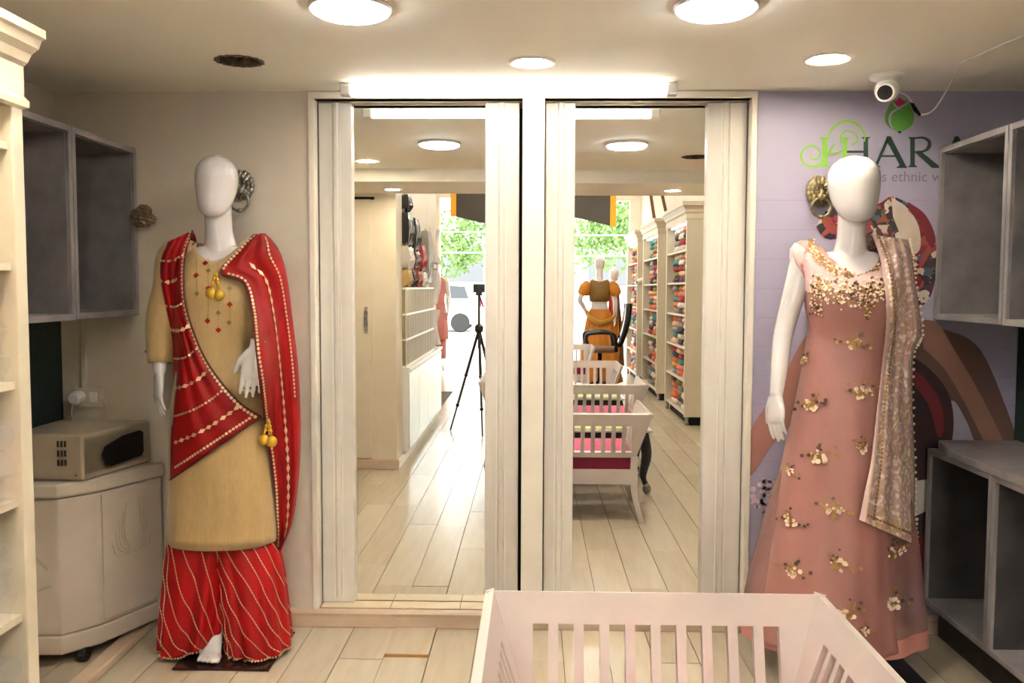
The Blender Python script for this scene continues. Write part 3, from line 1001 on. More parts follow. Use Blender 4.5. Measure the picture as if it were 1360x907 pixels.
for o_, z in cor:
    V.append([(xb_, yt0 - o_, z), (xs + o_, yt0 - o_, z), (xs + o_, yt1 + o_ * .5, z), (xb_, yt1 + o_ * .5, z)])
b.grid(V, True, True, True)
b.done('cornice', M['tower'], tw)
pal = [('sage green', '#8fae9b'), ('red', '#b3262f'), ('cream', '#d9c7b0'), ('ochre', '#c9892f'), ('white', '#d7d2cf'), ('plum', '#7b4a58'), ('coral', '#c95f6d'), ('blue', '#3f5a86')]
k = 0
for iz, z in enumerate((.038, .318, .598, .878, 1.158)):
    for il in range(3):
        zz = z + il * .062
        cname, col = pal[(k * 3 + iz) % len(pal)]
        p = thing('wrapped_garment', f'plastic wrapped {cname} garment, {("bottom", "middle", "top")[il]} of the {("lowest", "second", "third", "fourth", "fifth")[iz]} shelf in the white tower', 'packet', (-1.42, 1.84, zz), 'wrapped garments in the white tower')
        b = B()
        V = [[q_ + Vector((0, 0, .004 * math.sin(3 * j + k))) * (1 if 0 < i < 4 else 0) for j, q_ in enumerate(ell((-1.425, 1.838, zz + .004 + .013 * i), .17 * (.93 + .07 * math.sin(PI * i / 4)), .19 * (.93 + .07 * math.sin(PI * i / 4)), 24, 5))] for i in range(5)]
        b.grid(V, True, True, True).done('folded_cloth', mat('cloth_' + cname.replace(' ', '_'), col, .8), p, smooth=True)
        sl = B()
        sl.grid([[(-1.60 + .365 * j / 6, 1.640 + .39 * i / 6, zz + .060 + .003 * math.sin(i * 2.1 + j * 3.3 + k)) for j in range(7)] for i in range(7)])
        sl.grid([[(-1.236 + .016 * math.sin(j * 2.3 + k + i) + .012 * i / 3, 1.640 + .39 * j / 9, zz + .060 - .055 * i / 3) for j in range(10)] for i in range(4)])
        sl.done('plastic_sleeve', M['clear'], p)
        k += 1

# ------------------------------------------------------------------ lion head door knockers
def knocker(label, c, ms, mr, facing=-1):
    t = thing('lion_knocker', label, 'door knocker', c)
    t.scale = (.78, .78, .78)
    c = Vector(c)
    b = B()
    b.ball(c + Vector((0, -.012, .01)), .05, 20, 14, (1.0, .55, 1.1))
    for ring_, (R_, n_, s_) in enumerate(((.052, 15, .018), (.038, 12, .016))):
        for k in range(n_):
            a = 2 * PI * k / n_ + ring_ * .2
            b.ball(c + Vector((R_ * math.cos(a), -.014 - ring_ * .016, .012 + R_ * 1.12 * math.sin(a))), s_, 7, 5, (.9, .8, 1.2))
    b.ball(c + Vector((0, -.05, -.012)), .024, 14, 10, (1.05, .9, .85))       # muzzle
    b.tube([c + Vector((0, -.040, .035)), c + Vector((0, -.056, .012)), c + Vector((0, -.072, -.002))], [(.010, .010), (.010, .010), (.012, .008)], 8)
    for sx in (-1, 1):
        b.ball(c + Vector((sx * .021, -.046, .022)), .008, 8, 6)
        b.ball(c + Vector((sx * .021, -.043, .034)), .010, 8, 5, (1.4, .8, .5))
        b.ball(c + Vector((sx * .036, -.03, .05)), .012, 8, 6, (.8, .6, 1.2))
        b.ball(c + Vector((sx * .012, -.066, -.020)), .012, 8, 6)
    b.done('lion_head', ms, t, smooth=True, merge=False)
    r = B().torus(c + Vector((.0, -.055, -.072)), .047, .007, 32, 10, 'y')
    r.done('ring', mr, t, smooth=True)
    B().ball(c + Vector((0, -.055, -.119)), .013, 12, 8, (1.5, 1, .9)).done('ring_knob', mr, t, smooth=True)
    return t


knocker('old silver lion head door knocker with ring behind the red dressed mannequin', (at(317, 248, 3.47).x, WY - .005, at(321, 248, 3.47).z), M['steel'], M['steel'])
knocker('bronze lion head door knocker with ring on the lilac mural', (at(1091, 260, 3.47).x, WY - .009, at(1091, 256, 3.47).z), M['bronze'], M['bronze'])
# ------------------------------------------------------------------ mannequins
def fuse(b, name, m, parent, voxel, smooth=4, voxel_adapt=0):
    me = b.mesh(name, merge=False)
    o = bpy.data.objects.new(name, me); COL.objects.link(o)
    r = o.modifiers.new('r', 'REMESH'); r.mode = 'VOXEL'; r.voxel_size = voxel
    s = o.modifiers.new('s', 'SMOOTH'); s.factor = .5; s.iterations = smooth
    bpy.context.view_layer.update()
    nm = bpy.data.meshes.new_from_object(o.evaluated_get(bpy.context.evaluated_depsgraph_get()))
    bpy.data.objects.remove(o)
    off = org(parent)
    nm.transform(Matrix.Translation(-off))
    nm.shade_smooth()
    q = bpy.data.objects.new(name, nm); COL.objects.link(q)
    nm.materials.clear(); nm.materials.append(m)
    q.parent = parent; ORG[q.name] = off
    return q


def head(b, c, s=1.0, w=1.0):
    """egg head; c = chin point (x, y of skull centre, z of chin)"""
    prof = [(0.000, .014, .016, -.052), (.006, .030, .030, -.050), (.018, .044, .046, -.044), (.036, .054, .062, -.034), (.060, .062, .076, -.022), (.090, .069, .088, -.010),
            (.120, .0735, .096, -.003), (.150, .075, .098, .0), (.178, .071, .093, .002), (.200, .060, .080, .004), (.216, .043, .058, .005), (.225, .022, .030, .005), (.228, .006, .008, .005)]
    V = [ell((c[0], c[1] + dy * s, c[2] + z * s), rx * s * w, ry * s, 28) for z, rx, ry, dy in prof]
    b.grid(V, True, True, True)


def hand(b, wr, dirv, nrm, thumb, s=1.0, curl=.25, spread=.1, splay=None):
    """palm and five fingers; dirv wrist->fingers, nrm back of hand, thumb = +1/-1 side"""
    d = Vector(dirv).normalized()
    n = Vector(nrm); n = (n - d * n.dot(d)).normalized()
    sd = d.cross(n).normalized() * thumb
    wr = Vector(wr)
    b.tube([wr - d * .03 * s, wr, wr + d * .022 * s, wr + d * .05 * s, wr + d * .078 * s, wr + d * .092 * s],
           [(.024 * s, .018 * s), (.024 * s, .017 * s), (.031 * s, .016 * s), (.039 * s, .015 * s), (.040 * s, .0135 * s), (.036 * s, .010 * s)], 16, side=sd)
    for off, ln, r, cu in ((.029, .070, .0082, 1), (.0105, .080, .0085, 1.0), (-.0085, .074, .0082, 1.1), (-.0265, .058, .0072, 1.2)):
        p = wr + d * (.078 * s) + sd * (off * s)
        pts, rr = [p - d * .015 * s, p], [r * s, r * s]
        dirn = (d + sd * (off * spread * 14)).normalized()
        ang = curl * cu * .55
        for i, f in enumerate((.42, .32, .26)):
            dirn = (Matrix.Rotation(-ang, 3, (n.cross(d)).normalized()) @ dirn) if False else (dirn * math.cos(ang) - n * math.sin(ang)).normalized()
            p = p + dirn * ln * f * s
            pts.append(p); rr.append(r * s * (.95 - .12 * i))
        pts.append(p + dirn * .004 * s); rr.append(r * .45 * s)
        b.tube(pts, rr, 10, side=sd)
    p = wr + d * .018 * s + sd * .024 * s
    d1 = (d * .72 + sd * .62 - n * .25).normalized(); d2 = (d * .93 + sd * .28 - n * .28).normalized()
    b.tube([p - d1 * .012 * s, p, p + d1 * .034 * s, p + d1 * .034 * s + d2 * .030 * s, p + d1 * .034 * s + d2 * .05 * s, p + d1 * .034 * s + d2 * .054 * s],
           [.013 * s, .0135 * s, .011 * s, .0098 * s, .0078 * s, .004 * s], 10, side=n)


def foot(b, ankle, fwd, s=1.0, heel=.05):
    a = Vector(ankle); f = Vector(fwd).normalized(); sd = Vector((f.y, -f.x, 0))
    prof = [(-.055, .020, .020, heel + .02), (-.04, .030, .036, heel + .028), (0, .032, .042, heel + .036), (.05, .035, .036, heel * .75 + .03), (.085, .039, .024, heel * .3 + .024), (.112, .041, .016, .017), (.130, .036, .011, .012)]
    V = []
    for d, rx, rz, zc in prof:
        c = Vector((a.x, a.y, 0)) + f * d * s
        V.append([c + sd * (rx * s * math.cos(2 * PI * k / 16)) + Vector((0, 0, a.z + zc * s + rz * s * math.sin(2 * PI * k / 16))) for k in range(16)])
    b.grid(V, True, True, True)
    for i in range(5):
        o = (-.034 + .0170 * i) * s
        big = 0 if sd.x < 0 else 4
        r = (.0105 if i == big else .0075) * s
        ln = (.050 - .006 * abs(i - (1 if sd.x < 0 else 3))) * s
        p = Vector((a.x, a.y, a.z + .013 * s)) + f * .112 * s + sd * o * (1.0)
        b.tube([p, p + f * ln * .6 + Vector((0, 0, .002)), p + f * ln - Vector((0, 0, .002)), p + f * (ln + .004)], [r, r * 1.05, r, r * .5], 10)


def body(b, cx, cy, sections, chin, feet, arms, headscale=1.0, neckbase=1.53, headw=1.0, headdx=0.0):
    V = [ell((cx + s[1], cy + s[2], s[0]), s[3], s[4], 36, 2.25) for s in sections]
    b.grid(V, True, True, True)
    hx = cx + headdx
    b.tube([(cx, cy + .012, neckbase - .06), (cx, cy + .006, neckbase), (lerp(cx, hx, .5), cy, (neckbase + chin) / 2), (hx, cy - .004, chin + .02), (hx, cy - .004, chin + .08)],
           [(.078, .058), (.058, .054), (.049, .052), (.048, .054), (.05, .058)], 22)
    head(b, (hx, cy - .008, chin), headscale, headw)
    for ft in feet:
        hip, knee, ank = (Vector(p) for p in ft[:3])
        P = spline([hip, hip.lerp(knee, .5), knee, knee.lerp(ank, .4) + Vector((0, .012, 0)), ank], 16)
        R = spline([(.092,), (.076,), (.053,), (.052,), (.032,)], 16)
        b.tube([Vector(p) for p in P], [float(r[0]) for r in R], 18)
        b.tube([ank, ank + Vector((0, 0, -.05))], [.032, .033], 14)
        foot(b, (ank.x, ank.y, ft[3]), ft[4], 1.0, heel=ank.z - ft[3] - .06)
    for ar in arms:
        sh, el, wr = (Vector(p) for p in ar['j'])
        P = spline([sh, sh.lerp(el, .5), el, el.lerp(wr, .5), wr], 18)
        k_ = ar.get('thick', 1)
        R = spline([(.046 * k_,), (.042 * k_,), (.036 * k_,), (.032 * k_,), (.0235,)], 18)
        b.ball(sh, .049 * k_, 14, 10)
        b.tube([Vector(p) for p in P], [float(r[0]) for r in R], 16)
        hand(b, wr, ar['d'], ar['n'], ar['t'], ar.get('s', 1), ar.get('curl', .25), ar.get('spread', .1))


SEC = [(.80, 0, .005, .09, .08), (.86, 0, .005, .158, .105), (.95, 0, .008, .172, .118), (1.02, 0, .004, .160, .112), (1.10, 0, 0, .132, .098), (1.17, 0, 0, .117, .090),
       (1.25, 0, -.004, .128, .098), (1.32, 0, -.012, .144, .114), (1.37, 0, -.012, .150, .114), (1.42, 0, -.004, .155, .098), (1.47, 0, .006, .158, .078), (1.505, 0, .012, .135, .060), (1.53, 0, .012, .085, .048)]


def rows_from(pts, n):
    return [list(map(float, p)) for p in spline(pts, n)]


def ring_cloth(rows, n=96, e=2.2, folds=(), shear=None):
    """rows: (z, cx, cy, rx, ry, foldamp); folds: list of (k, phase, weight)"""
    V = []
    for (z, cx, cy, rx, ry, am) in rows:
        row = []
        for k in range(n):
            a = 2 * PI * k / n
            ca, sa = math.cos(a), math.sin(a)
            f = sum(w_ * math.sin(kk * a + ph + 1.3 * math.sin(a * 2 + ph)) for kk, ph, w_ in folds) if folds else 0
            g = 1 + am * f
            row.append(Vector((cx + rx * g * math.copysign(abs(ca) ** (2 / e), ca), cy + ry * g * math.copysign(abs(sa) ** (2 / e), sa), z)))
        V.append(row)
    return V


def yoke(ring, neck_c, neck_rx, neck_ry, zf, zs, zbk, shoulder_x, shoulder_z, n_rows=8):
    """rows that run from a chest ring over the shoulders up to a scooped neckline"""
    N = len(ring)
    out = []
    cx, cy = neck_c
    for i in range(1, n_rows + 1):
        t = i / n_rows
        row = []
        for k in range(N):
            a = 2 * PI * k / N
            ca, sa = math.cos(a), math.sin(a)
            zz = zs * ca * ca + (zf if sa < 0 else zbk) * sa * sa
            end = Vector((cx + neck_rx * ca, cy + neck_ry * sa, zz))
            st = ring[k]
            side_ = abs(ca) ** 1.5
            ctl = Vector((lerp(st.x * .5 + end.x * .5, cx + math.copysign(shoulder_x, ca) * min(1, abs(ca) * 1.15), side_),
                          lerp((st.y * .72 + end.y * .28), cy + (st.y - cy) * .5, side_), lerp((st.z + end.z) / 2, shoulder_z, side_)))
            row.append(st * ((1 - t) ** 2) + ctl * (2 * t * (1 - t)) + end * (t * t))
        out.append(row)
    return out


def cover(bvh, L, R, n_rows, n_cols, y_def, off=.010, fold=(3, .006), back=None, seed=0, sag=0.0, smooth=10, wrapL=0.0, wrapR=0.0):
    """drape a sheet between two photo-traced border lines over whatever bvh holds"""
    A, Bq = spline(L, n_rows), spline(R, n_rows)
    X = np.zeros((n_rows, n_cols)); Zz = X.copy(); Yh = np.full(X.shape, np.nan)
    for i in range(n_rows):
        for j in range(n_cols):
            s = j / (n_cols - 1)
            px, py = A[i] * (1 - s) + Bq[i] * s
            p = at(px, py + sag * math.sin(PI * s), y_def)
            X[i, j], Zz[i, j] = p.x, p.z
            d_ = (p - Vector((0, 0, HC))).normalized()
            h = bvh.ray_cast(Vector((0, 0, HC)) + d_ * 1.2, d_)
            if h[0] is not None: Yh[i, j] = h[0].y - off
    Y = np.where(np.isnan(Yh), y_def, Yh)
    for _ in range(smooth):
        P = np.pad(Y, 1, mode='edge')
        S = (P[:-2, 1:-1] + P[2:, 1:-1] + P[1:-1, :-2] + P[1:-1, 2:]) / 4
        Y = np.where(np.isnan(Yh), S, np.minimum(S, Yh))
    for _ in range(4):
        P = np.pad(Y, 1, mode='edge')
        Y = (P[:-2, 1:-1] + P[2:, 1:-1] + P[1:-1, :-2] + P[1:-1, 2:]) / 4
    V = []
    for i in range(n_rows):
        row = []
        t = i / (n_rows - 1)
        for j in range(n_cols):
            s = j / (n_cols - 1)
            y = Y[i, j] - fold[1] * (1 + math.sin(2 * PI * fold[0] * (s + .12 * math.sin(3 * t + seed)) + seed)) * min(1, 4 * s * (1 - s) + .25)
            y += wrapL * max(0, 1 - s / .18) ** 2 + wrapR * max(0, 1 - (1 - s) / .18) ** 2
            x, z = X[i, j], Zz[i, j]
            # keep the photo direction when the depth changes
            k = y / y_def
            row.append(Vector((x * k, y, HC + (z - HC) * k)))
        V.append(row)
    return V


def push_out(V, bvh, d=.006, rows=None):
    """lift cloth off the body wherever it would sit closer than d"""
    for i, row in enumerate(V):
        for j, p in enumerate(row):
            p = Vector(p)
            loc, n, k, dist = bvh.find_nearest(p)
            if loc is not None and (p - loc).dot(n) < d and dist < .08:
                row[j] = loc + n * d
    return V


def smooth_rows(V, a, b, it=2):
    """even out rows a..b of a closed ring surface"""
    C = len(V[0])
    for _ in range(it):
        N = {}
        for i in range(max(a, 1), min(b, len(V) - 1)):
            N[i] = [(V[i - 1][j] + V[i + 1][j] + V[i][j - 1] + V[i][(j + 1) % C] + V[i][j] * 2) / 6 for j in range(C)]
        for i, r in N.items(): V[i] = r
    return V


def bvh_of(objs):
    vs, fs = [], []
    for o in objs:
        off = org(o) if o.type == 'MESH' else Vector()
        me = o.data
        base = len(vs)
        vs += [v.co + off for v in me.vertices]
        fs += [[base + i for i in p.vertices] for p in me.polygons]
    return BVHTree.FromPolygons(vs, fs)


def gold_chain(parent, *a):
    b = B(); trim_chain(b, *a)
    return b.done('gold_trim', M['gold'], parent, merge=False, kind='stuff')


# ---- mannequin in beige kurta and red dupatta
YA = 3.25
mx_ = -1.158
m1 = thing('mannequin', 'glossy white faceless mannequin in beige kurta, red dupatta and red flared trousers', 'mannequin', (mx_, YA, 0))
b = B()
sec1 = [(z * 1.0, dx + .012 * (1.5 - z), dy, rx, ry) for z, dx, dy, rx, ry in SEC]
shl, shr = at(234, 338, 3.26), at(346, 338, 3.26)
eL = at(216, 428, 3.27); wL = at(212, 496, 3.22)
eR = at(358, 428, 3.33); wR = at(341, 463, 3.06)
body(b, mx_, YA, sec1, 1.633,
     [(((-1.222), 3.25, .86), (-1.235, 3.225, .49), (-1.202, 3.262, .125), .01, (.15, -1, 0)), ((-1.075, 3.25, .86), (-1.05, 3.25, .49), (-1.04, 3.345, .125), .01, (.35, -1, 0))],
     [dict(j=(shl, eL, wL), d=at(208, 560, 3.19) - wL, n=(-.75, -.65, 0), t=1, s=1.02, curl=.32, spread=.03),
      dict(j=(shr, eR, wR), d=at(330, 530, 3.05) - wR, n=(.10, -1, .1), t=1, s=1.12, curl=.16, spread=.06)], headdx=-.004, neckbase=1.535)
m1b = fuse(b, 'body', M['man'], m1, .0045)

# kurta
rk = []
for py, xl, xr, ry, am in ((405, 238, 340, .128, 0), (432, 238, 336, .122, .004), (462, 240, 334, .112, .006), (500, 236, 344, .122, .006), (545, 230, 356, .136, .006), (600, 228, 362, .140, .01), (660, 227, 364, .142, .014), (716, 227, 365, .144, .018)):
    a, c = at(xl, py, YA), at(xr, py, YA)
    rk.append((a.z, (a.x + c.x) / 2, YA, (c.x - a.x) / 2, ry, am))
rows = rows_from(rk, 34)
V = ring_cloth(rows[::-1], 96, 2.25, ((6, .4, .5), (11, 1.7, .35), (3, .9, .5)))
V += yoke(V[-1], (mx_, YA + .012), .088, .080, 1.468, 1.545, 1.535, .185, 1.50, 9)
V = V[::-1]
bb1 = bvh_of([m1b])
V = push_out(V, bb1, .007); V = smooth_rows(V, 1, 22, 3); V = push_out(V, bb1, .006)
kg = B().grid(V, True).done('kurta', M['beige'], m1, smooth=True, solid=.0025)
S_k = Surf(V, True)
for nm_, sh, el, wr_, wd in (('sleeve', shl, eL, at(214, 482, 3.25), ((.062, .062), (.058, .06), (.060, .062), (.046, .055))), ('sleeve', shr, eR, at(350, 446, 3.14), ((.062, .062), (.054, .056), (.050, .054), (.034, .038)))):
    nk = Vector((mx_, sh.y, sh.z + .035))
    P = spline([sh.lerp(nk, .45), sh + Vector((0, 0, -.002)), sh.lerp(el, .5), el, wr_], 26)
    R_ = spline(((.030, .045),) + wd, 26)
    bb = B().tube([Vector(p) for p in P], [tuple(map(float, r)) for r in R_], 24, cap=False)
    so = bb.done(nm_, M['beige'], m1, smooth=True, solid=.002)
    if nm_ == 'sleeve' and sh is shl: sleeve_l = so
    else: sleeve_r = so
# small embroidered diamonds on the kurta front, drop lines
b1, b2 = B(), B()
bv = bvh_of([kg, m1b])


def front(px, py, Y=YA, bv_=None, off=.003):
    p = at(px, py, Y)
    d = (p - Vector((0, 0, HC))).normalized()
    h = (bv_ or bv).ray_cast(Vector((0, 0, HC)) + d * 1.0, d)
    if h[0] is None: return p, Vector((0, -1, 0))
    n = h[1] if h[1].dot(d) < 0 else -h[1]
    return h[0] + n * off, n


def decal(b, c, n, poly, th=.0016):
    n = n.normalized(); up = Vector((0, 0, 1)); s = up.cross(n)
    s = s.normalized() if s.length > .01 else Vector((1, 0, 0)); u = n.cross(s)
    b.prism([c + s * x + u * z for x, z in poly], n * th)


D = lambda r, q=1.0: [(-r, 0), (0, -r * q), (r, 0), (0, r * q)]
for x, y in ((261, 366), (277, 383), (305, 404), (276, 426), (290, 438), (273, 350)):
    c, n = front(x, y); b1 = B(); decal(b1, c, n, D(.0105)); b1.done('red_motif', M['red'], kg)
for x, y in ((277, 360), (305, 383), (290, 415), (304, 428), (262, 390)):
    c, n = front(x, y); decal(b2, c, n, D(.0095))
for x, ya, yb in ((262, 345, 400), (277, 345, 425), (290, 352, 436), (305, 380, 432)):
    for k in range(int((yb - ya) / 4)):
        c, n = front(x, ya + 4 * k); decal(b2, c, n, [(-.0009, -.003), (.0009, -.003), (.0009, .003), (-.0009, .003)])
b2.done('gold_motif', mat('dull_gold_thread', '#7f6a38', .45, .2), kg, merge=False, kind='stuff')

# red flared trousers, one mesh per leg joined at the waist
trousers = []
for nm_, pts, ph in (('trouser_leg', ((704, 227, 318, .120), (722, 226, 314, .128), (760, 223, 309, .138), (800, 220, 304, .146), (840, 218, 299, .152), (868, 217, 294, .156)), .3),
                     ('trouser_leg', ((704, 280, 355, .115), (722, 284, 364, .128), (760, 293, 373, .140), (800, 299, 378, .148), (840, 304, 382, .154), (868, 307, 384, .158)), 1.9)):
    rk = []
    for i, (py, xl, xr, ry) in enumerate(pts):
        a, c = at(xl, py, YA), at(xr, py, YA)
        rk.append((a.z, (a.x + c.x) / 2, YA + .02, (c.x - a.x) / 2, ry * .92, .03 + .06 * i / 5))
    V = ring_cloth(rows_from(rk, 26), 140, 2.5, ((9, ph, .5), (14, ph * 2, .4), (5, ph + 1, .5)))
    for ri, row in enumerate(V):
        f_ = max(0, (ri - 14) / 11)
        for q in row: q.z = max(.02, q.z + f_ * (.055 if ph < 1 else .03) * max(0, math.cos((q.x - (rk[-1][1] + rk[-1][3] * (.8 if ph < 1 else .9))) * (9 if ph < 1 else 14))) + f_ * .006 * math.sin(60 * q.x))
    o = B().grid(V, True).done(nm_, M['redpant'], m1, smooth=True, solid=.0025)
    S = Surf(V, True)
    hb = B()
    for k in range(13):
        v0 = .30 + k * .062
        path = [(t_, (v0 + (t_ * .20 + .10 * t_ * t_))) for t_ in np.linspace(0.02, .985, 40)]
        tb_ = B(); trim_chain(tb_, S, path, .0125, (.0052, .0017), 'dash', .003, Vector((0, -1, 0))); tb_.done('gold_stripe', M['gold'], o, merge=False, kind='stuff')
    for k in range(110):
        pass
    trim_chain(hb, S, [(.995, v_) for v_ in np.linspace(.45, 1.05, 90)], .0105, (.0042, .0042), 'hex', .004)
    hb.done('hem_beads', M['gold'], o, merge=False, kind='stuff')
    trousers.append(o)
crotch = [(704, 232, 360, .10), (720, 240, 352, .095), (745, 266, 336, .08)]
rk = []
for py, xl, xr, ry in crotch:
    a, c = at(xl, py, YA), at(xr, py, YA)
    rk.append((a.z, (a.x + c.x) / 2, YA + .01, (c.x - a.x) / 2, ry, .0))
B().grid(ring_cloth(rows_from(rk, 8), 64), True).done('trouser_rise', M['redpant'], m1, smooth=True)

# dupatta, sash over one shoulder and the length hanging over the other
bv = bvh_of([kg, m1b, sleeve_l, sleeve_r])
dup = None
LA = [(222, 322), (212, 345), (212, 375), (219, 410), (227, 450), (231, 500), (229, 545), (227, 590), (226, 637)]
RA = [(256, 306), (247, 335), (244, 368), (247, 405), (257, 440), (272, 475), (294, 508), (320, 536), (347, 553)]
VA = cover(bv, LA, RA, 60, 26, YA, .012, (3.5, .0045), seed=.6, wrapL=.03)
shoulder_rows = []
r0 = VA[0]
for dy, dz in ((.21, -.55), (.21, -.40), (.20, -.25), (.175, -.14), (.125, -.065), (.06, -.018)):
    shoulder_rows.append([Vector((p.x - dy * .22, p.y + dy, p.z + dz)) for p in r0])
dA = B().grid(shoulder_rows + VA).done('dupatta_sash', M['red'], m1, smooth=True, solid=.002)
SA = Surf(VA)
tb_ = B()
nn_ = 60
edge = [(u, .965) for u in np.linspace(0, 1, 90)]
gold_chain(dA, SA, edge, .0155, (.0068, .0062), 'hex')
for i, u in enumerate((.13, .24, .355, .46, .565, .67, .775, .875, .97)):
    kind, st, sz = (('hex', .0135, (.0058, .0044)), ('diamond', .030, (.0145, .0078)))[i % 2] if u < .95 else ('hex', .0135, (.006, .005))
    gold_chain(dA, SA, [(u + .02 * math.sin(3 * v) * (u < .95), v) for v in np.linspace(.06, .93, 40)], st, sz, kind)
eb = B()
for v in (1.0,):
    pts = [SA.p(u, v) + Vector((0, -.003, 0)) for u in np.linspace(0, 1, 80)]
    eb.tube(pts, .0035, 6)
pts = [SA.p(1.0, v) + Vector((0, -.002, 0)) for v in np.linspace(0, 1, 40)]
eb.tube(pts, .0035, 6)
eb.done('maroon_piping', M['darkred'], dA, smooth=True, merge=False)

LB = [(338, 311), (318, 332), (293, 361), (322, 374), (334, 410), (341, 470), (350, 545), (361, 620), (369, 690), (371, 728)]
RB = [(352, 310), (362, 320), (372, 336), (381, 368), (388, 420), (396, 490), (399, 555), (398, 620), (389, 690), (373, 731)]
bv = bvh_of([kg, m1b, sleeve_r])
VB = cover(bv, LB, RB, 76, 26, YA + .02, .030, (2.5, .006), seed=2.2, wrapR=.05, smooth=60)
r0 = VB[0]
shoulder_rows = [[Vector((p.x - dy * .1, p.y + dy, p.z + dz)) for p in r0] for dy, dz in ((.175, -.65), (.175, -.45), (.172, -.28), (.16, -.15), (.125, -.07), (.06, -.018))]
dB = B().grid(shoulder_rows + VB).done('dupatta_fall', M['red'], m1, smooth=True, solid=.002)
# under layer seen behind the hanging length
LC = [(345, 470), (352, 545), (360, 620), (366, 690), (369, 716)]
RC = [(384, 470), (388, 545), (391, 620), (388, 690), (374, 722)]
VCx = cover(bv, LC, RC, 30, 14, YA + .10, -.03, (2, .008), seed=1.1)
B().grid(VCx).done('dupatta_underlayer', M['darkred'], dB, smooth=True, solid=.002)
SB = Surf(VB)
gold_chain(dB, SB, [(u, .05) for u in np.linspace(0.0, .23, 40)], .0150, (.0065, .0058), 'hex')
gold_chain(dB, SB, [(u, .06) for u in np.linspace(.25, .99, 120)], .0150, (.0065, .0050), 'hex')
gold_chain(dB, SB, [(u, .46 + .12 * u) for u in np.linspace(.22, .97, 120)], .036, (.0180, .0075), 'diamond')
gold_chain(dB, SB, [(u, .80 + .08 * u) for u in np.linspace(.05, .62, 80)], .0150, (.0062, .0048), 'hex')
eb = B()
eb.tube([SB.p(u, 0) + Vector((0, -.003, 0)) for u in np.linspace(0, 1, 100)], .0032, 6)
eb.done('maroon_piping', M['darkred'], dB, smooth=True, merge=False)


def tassel(p, parent, s=1.0):
    p = Vector(p)
    bb = B()
    for dx, dz in ((-.016, -.06), (.012, -.066)):
        q = p + Vector((dx * s, -.006, dz * s))
        bb.tube([p, p.lerp(q, .5), q], [.0035 * s, .005 * s, .004 * s], 8)
        bb.ball(q + Vector((0, 0, -.018 * s)), .021 * s, 14, 10, (1, .9, 1))
        for k in range(3):
            bb.ball(p.lerp(q, .2 + .25 * k), .007 * s, 8, 6)
    return bb.done('gold_tassel', M['goldtassel'], parent, smooth=True, merge=False)


c, n = front(289, 364, off=.02); tassel(c, dB)
c, n = front(345, 556, off=.045); tassel(c, dA, 1.0)
bx = B().box(-1.297, -.945, 3.076, 3.43, 0.002, .009)
bp_ = bx.done('base_plate', M['plate'], m1, bevel=.002, label='dark brown steel base plate')
# red corner of cloth by the sleeve
c = at(192, 467, 3.28)
B().prism([c, c + Vector((.012, .0, .018)), c + Vector((.014, 0, -.016))], (0, .003, 0)).done('cloth_corner', M['red'], m1)

# ---- mannequin in pink gown
YB = 3.17
gx = 1.122
m2 = thing('mannequin', 'glossy white faceless mannequin in a blush pink embroidered gown with lace dupatta', 'mannequin', (gx, YB, 0))
b = B()
k2 = 1.620 / 1.633
sec2 = [(z * k2 - .004, .012 * (1.5 - z), dy, rx * 1.02, ry) for z, dx, dy, rx, ry in SEC]
sL, eL2, wL2 = at(1068, 338, 3.19), at(1040, 445, 3.20), at(1031, 525, 3.14)
sR, eR2, wR2 = at(1186, 338, 3.20), at(1200, 445, 3.23), at(1196, 540, 3.19)
body(b, gx, YB, sec2, 1.612, [((gx - .065, YB, .86), (gx - .072, YB - .02, .49), (gx - .072, YB + .02, .125), .01, (-.1, -1, 0)), ((gx + .068, YB, .86), (gx + .078, YB - .02, .49), (gx + .088, YB + .03, .125), .01, (.2, -1, 0))],
     [dict(j=(sL, eL2, wL2), d=at(1030, 585, 3.10) - wL2, n=(-.85, -.5, 0), t=1, s=1.05, thick=.95, curl=.35, spread=.04),
      dict(j=(sR, eR2, wR2), d=at(1192, 600, 3.17) - wR2, n=(.85, -.5, 0), t=-1, s=1.0, thick=.95, curl=.35, spread=.04)], headdx=0.0, headscale=1.04, headw=1.13, neckbase=1.515)
m2b = fuse(b, 'body', M['man'], m2, .0045)
rk = []
for py, xl, xr, ry, am in ((378, 1072, 1184, .128, 0), (400, 1075, 1182, .126, 0), (428, 1077, 1178, .112, .002), (452, 1074, 1176, .112, .004), (490, 1068, 1181, .130, .008), (540, 1059, 1182, .150, .014),
                           (600, 1046, 1178, .172, .02), (660, 1034, 1176, .195, .026), (720, 1022, 1177, .217, .034), (780, 1011, 1180, .235, .040), (815, 1005, 1182, .25, .046), (839, 1001, 1184, .26, .05)):
    a, c = at(xl, py, YB), at(xr, py, YB)
    rk.append((max(a.z, .025), (a.x + c.x) / 2, YB + .01, (c.x - a.x) / 2, ry, am))
rows = rows_from(rk, 60)
V = ring_cloth(rows[::-1], 160, 2.15, ((7, 1.0, .55), (12, 2.2, .3), (4, .2, .5)))
for row in V[:14]:
    pass
V += yoke(V[-1], (gx, YB + .010), .108, .088, 1.425, 1.530, 1.51, .228, 1.58, 9)
V = V[::-1]
bb2 = bvh_of([m2b])
V = push_out(V, bb2, .007); V = smooth_rows(V, 1, 24, 3); V = push_out(V, bb2, .006)
e0, e1 = at(1050, 320, YB), at(1067, 395, YB)
for row in V:                                            # armholes: the shoulder straps stop where the arms start
    for q in row:
        if q.z > 1.34:
            xe = lerp(e1.x, e0.x, min(1, (q.z - e1.z) / (e0.z - e1.z)))
            q.x = min(max(q.x, xe), 2 * gx - xe)
gown = B().grid(V, True).done('gown', M['pink'], m2, smooth=True, solid=.002)
SG = Surf(V, True)
nyo = 12
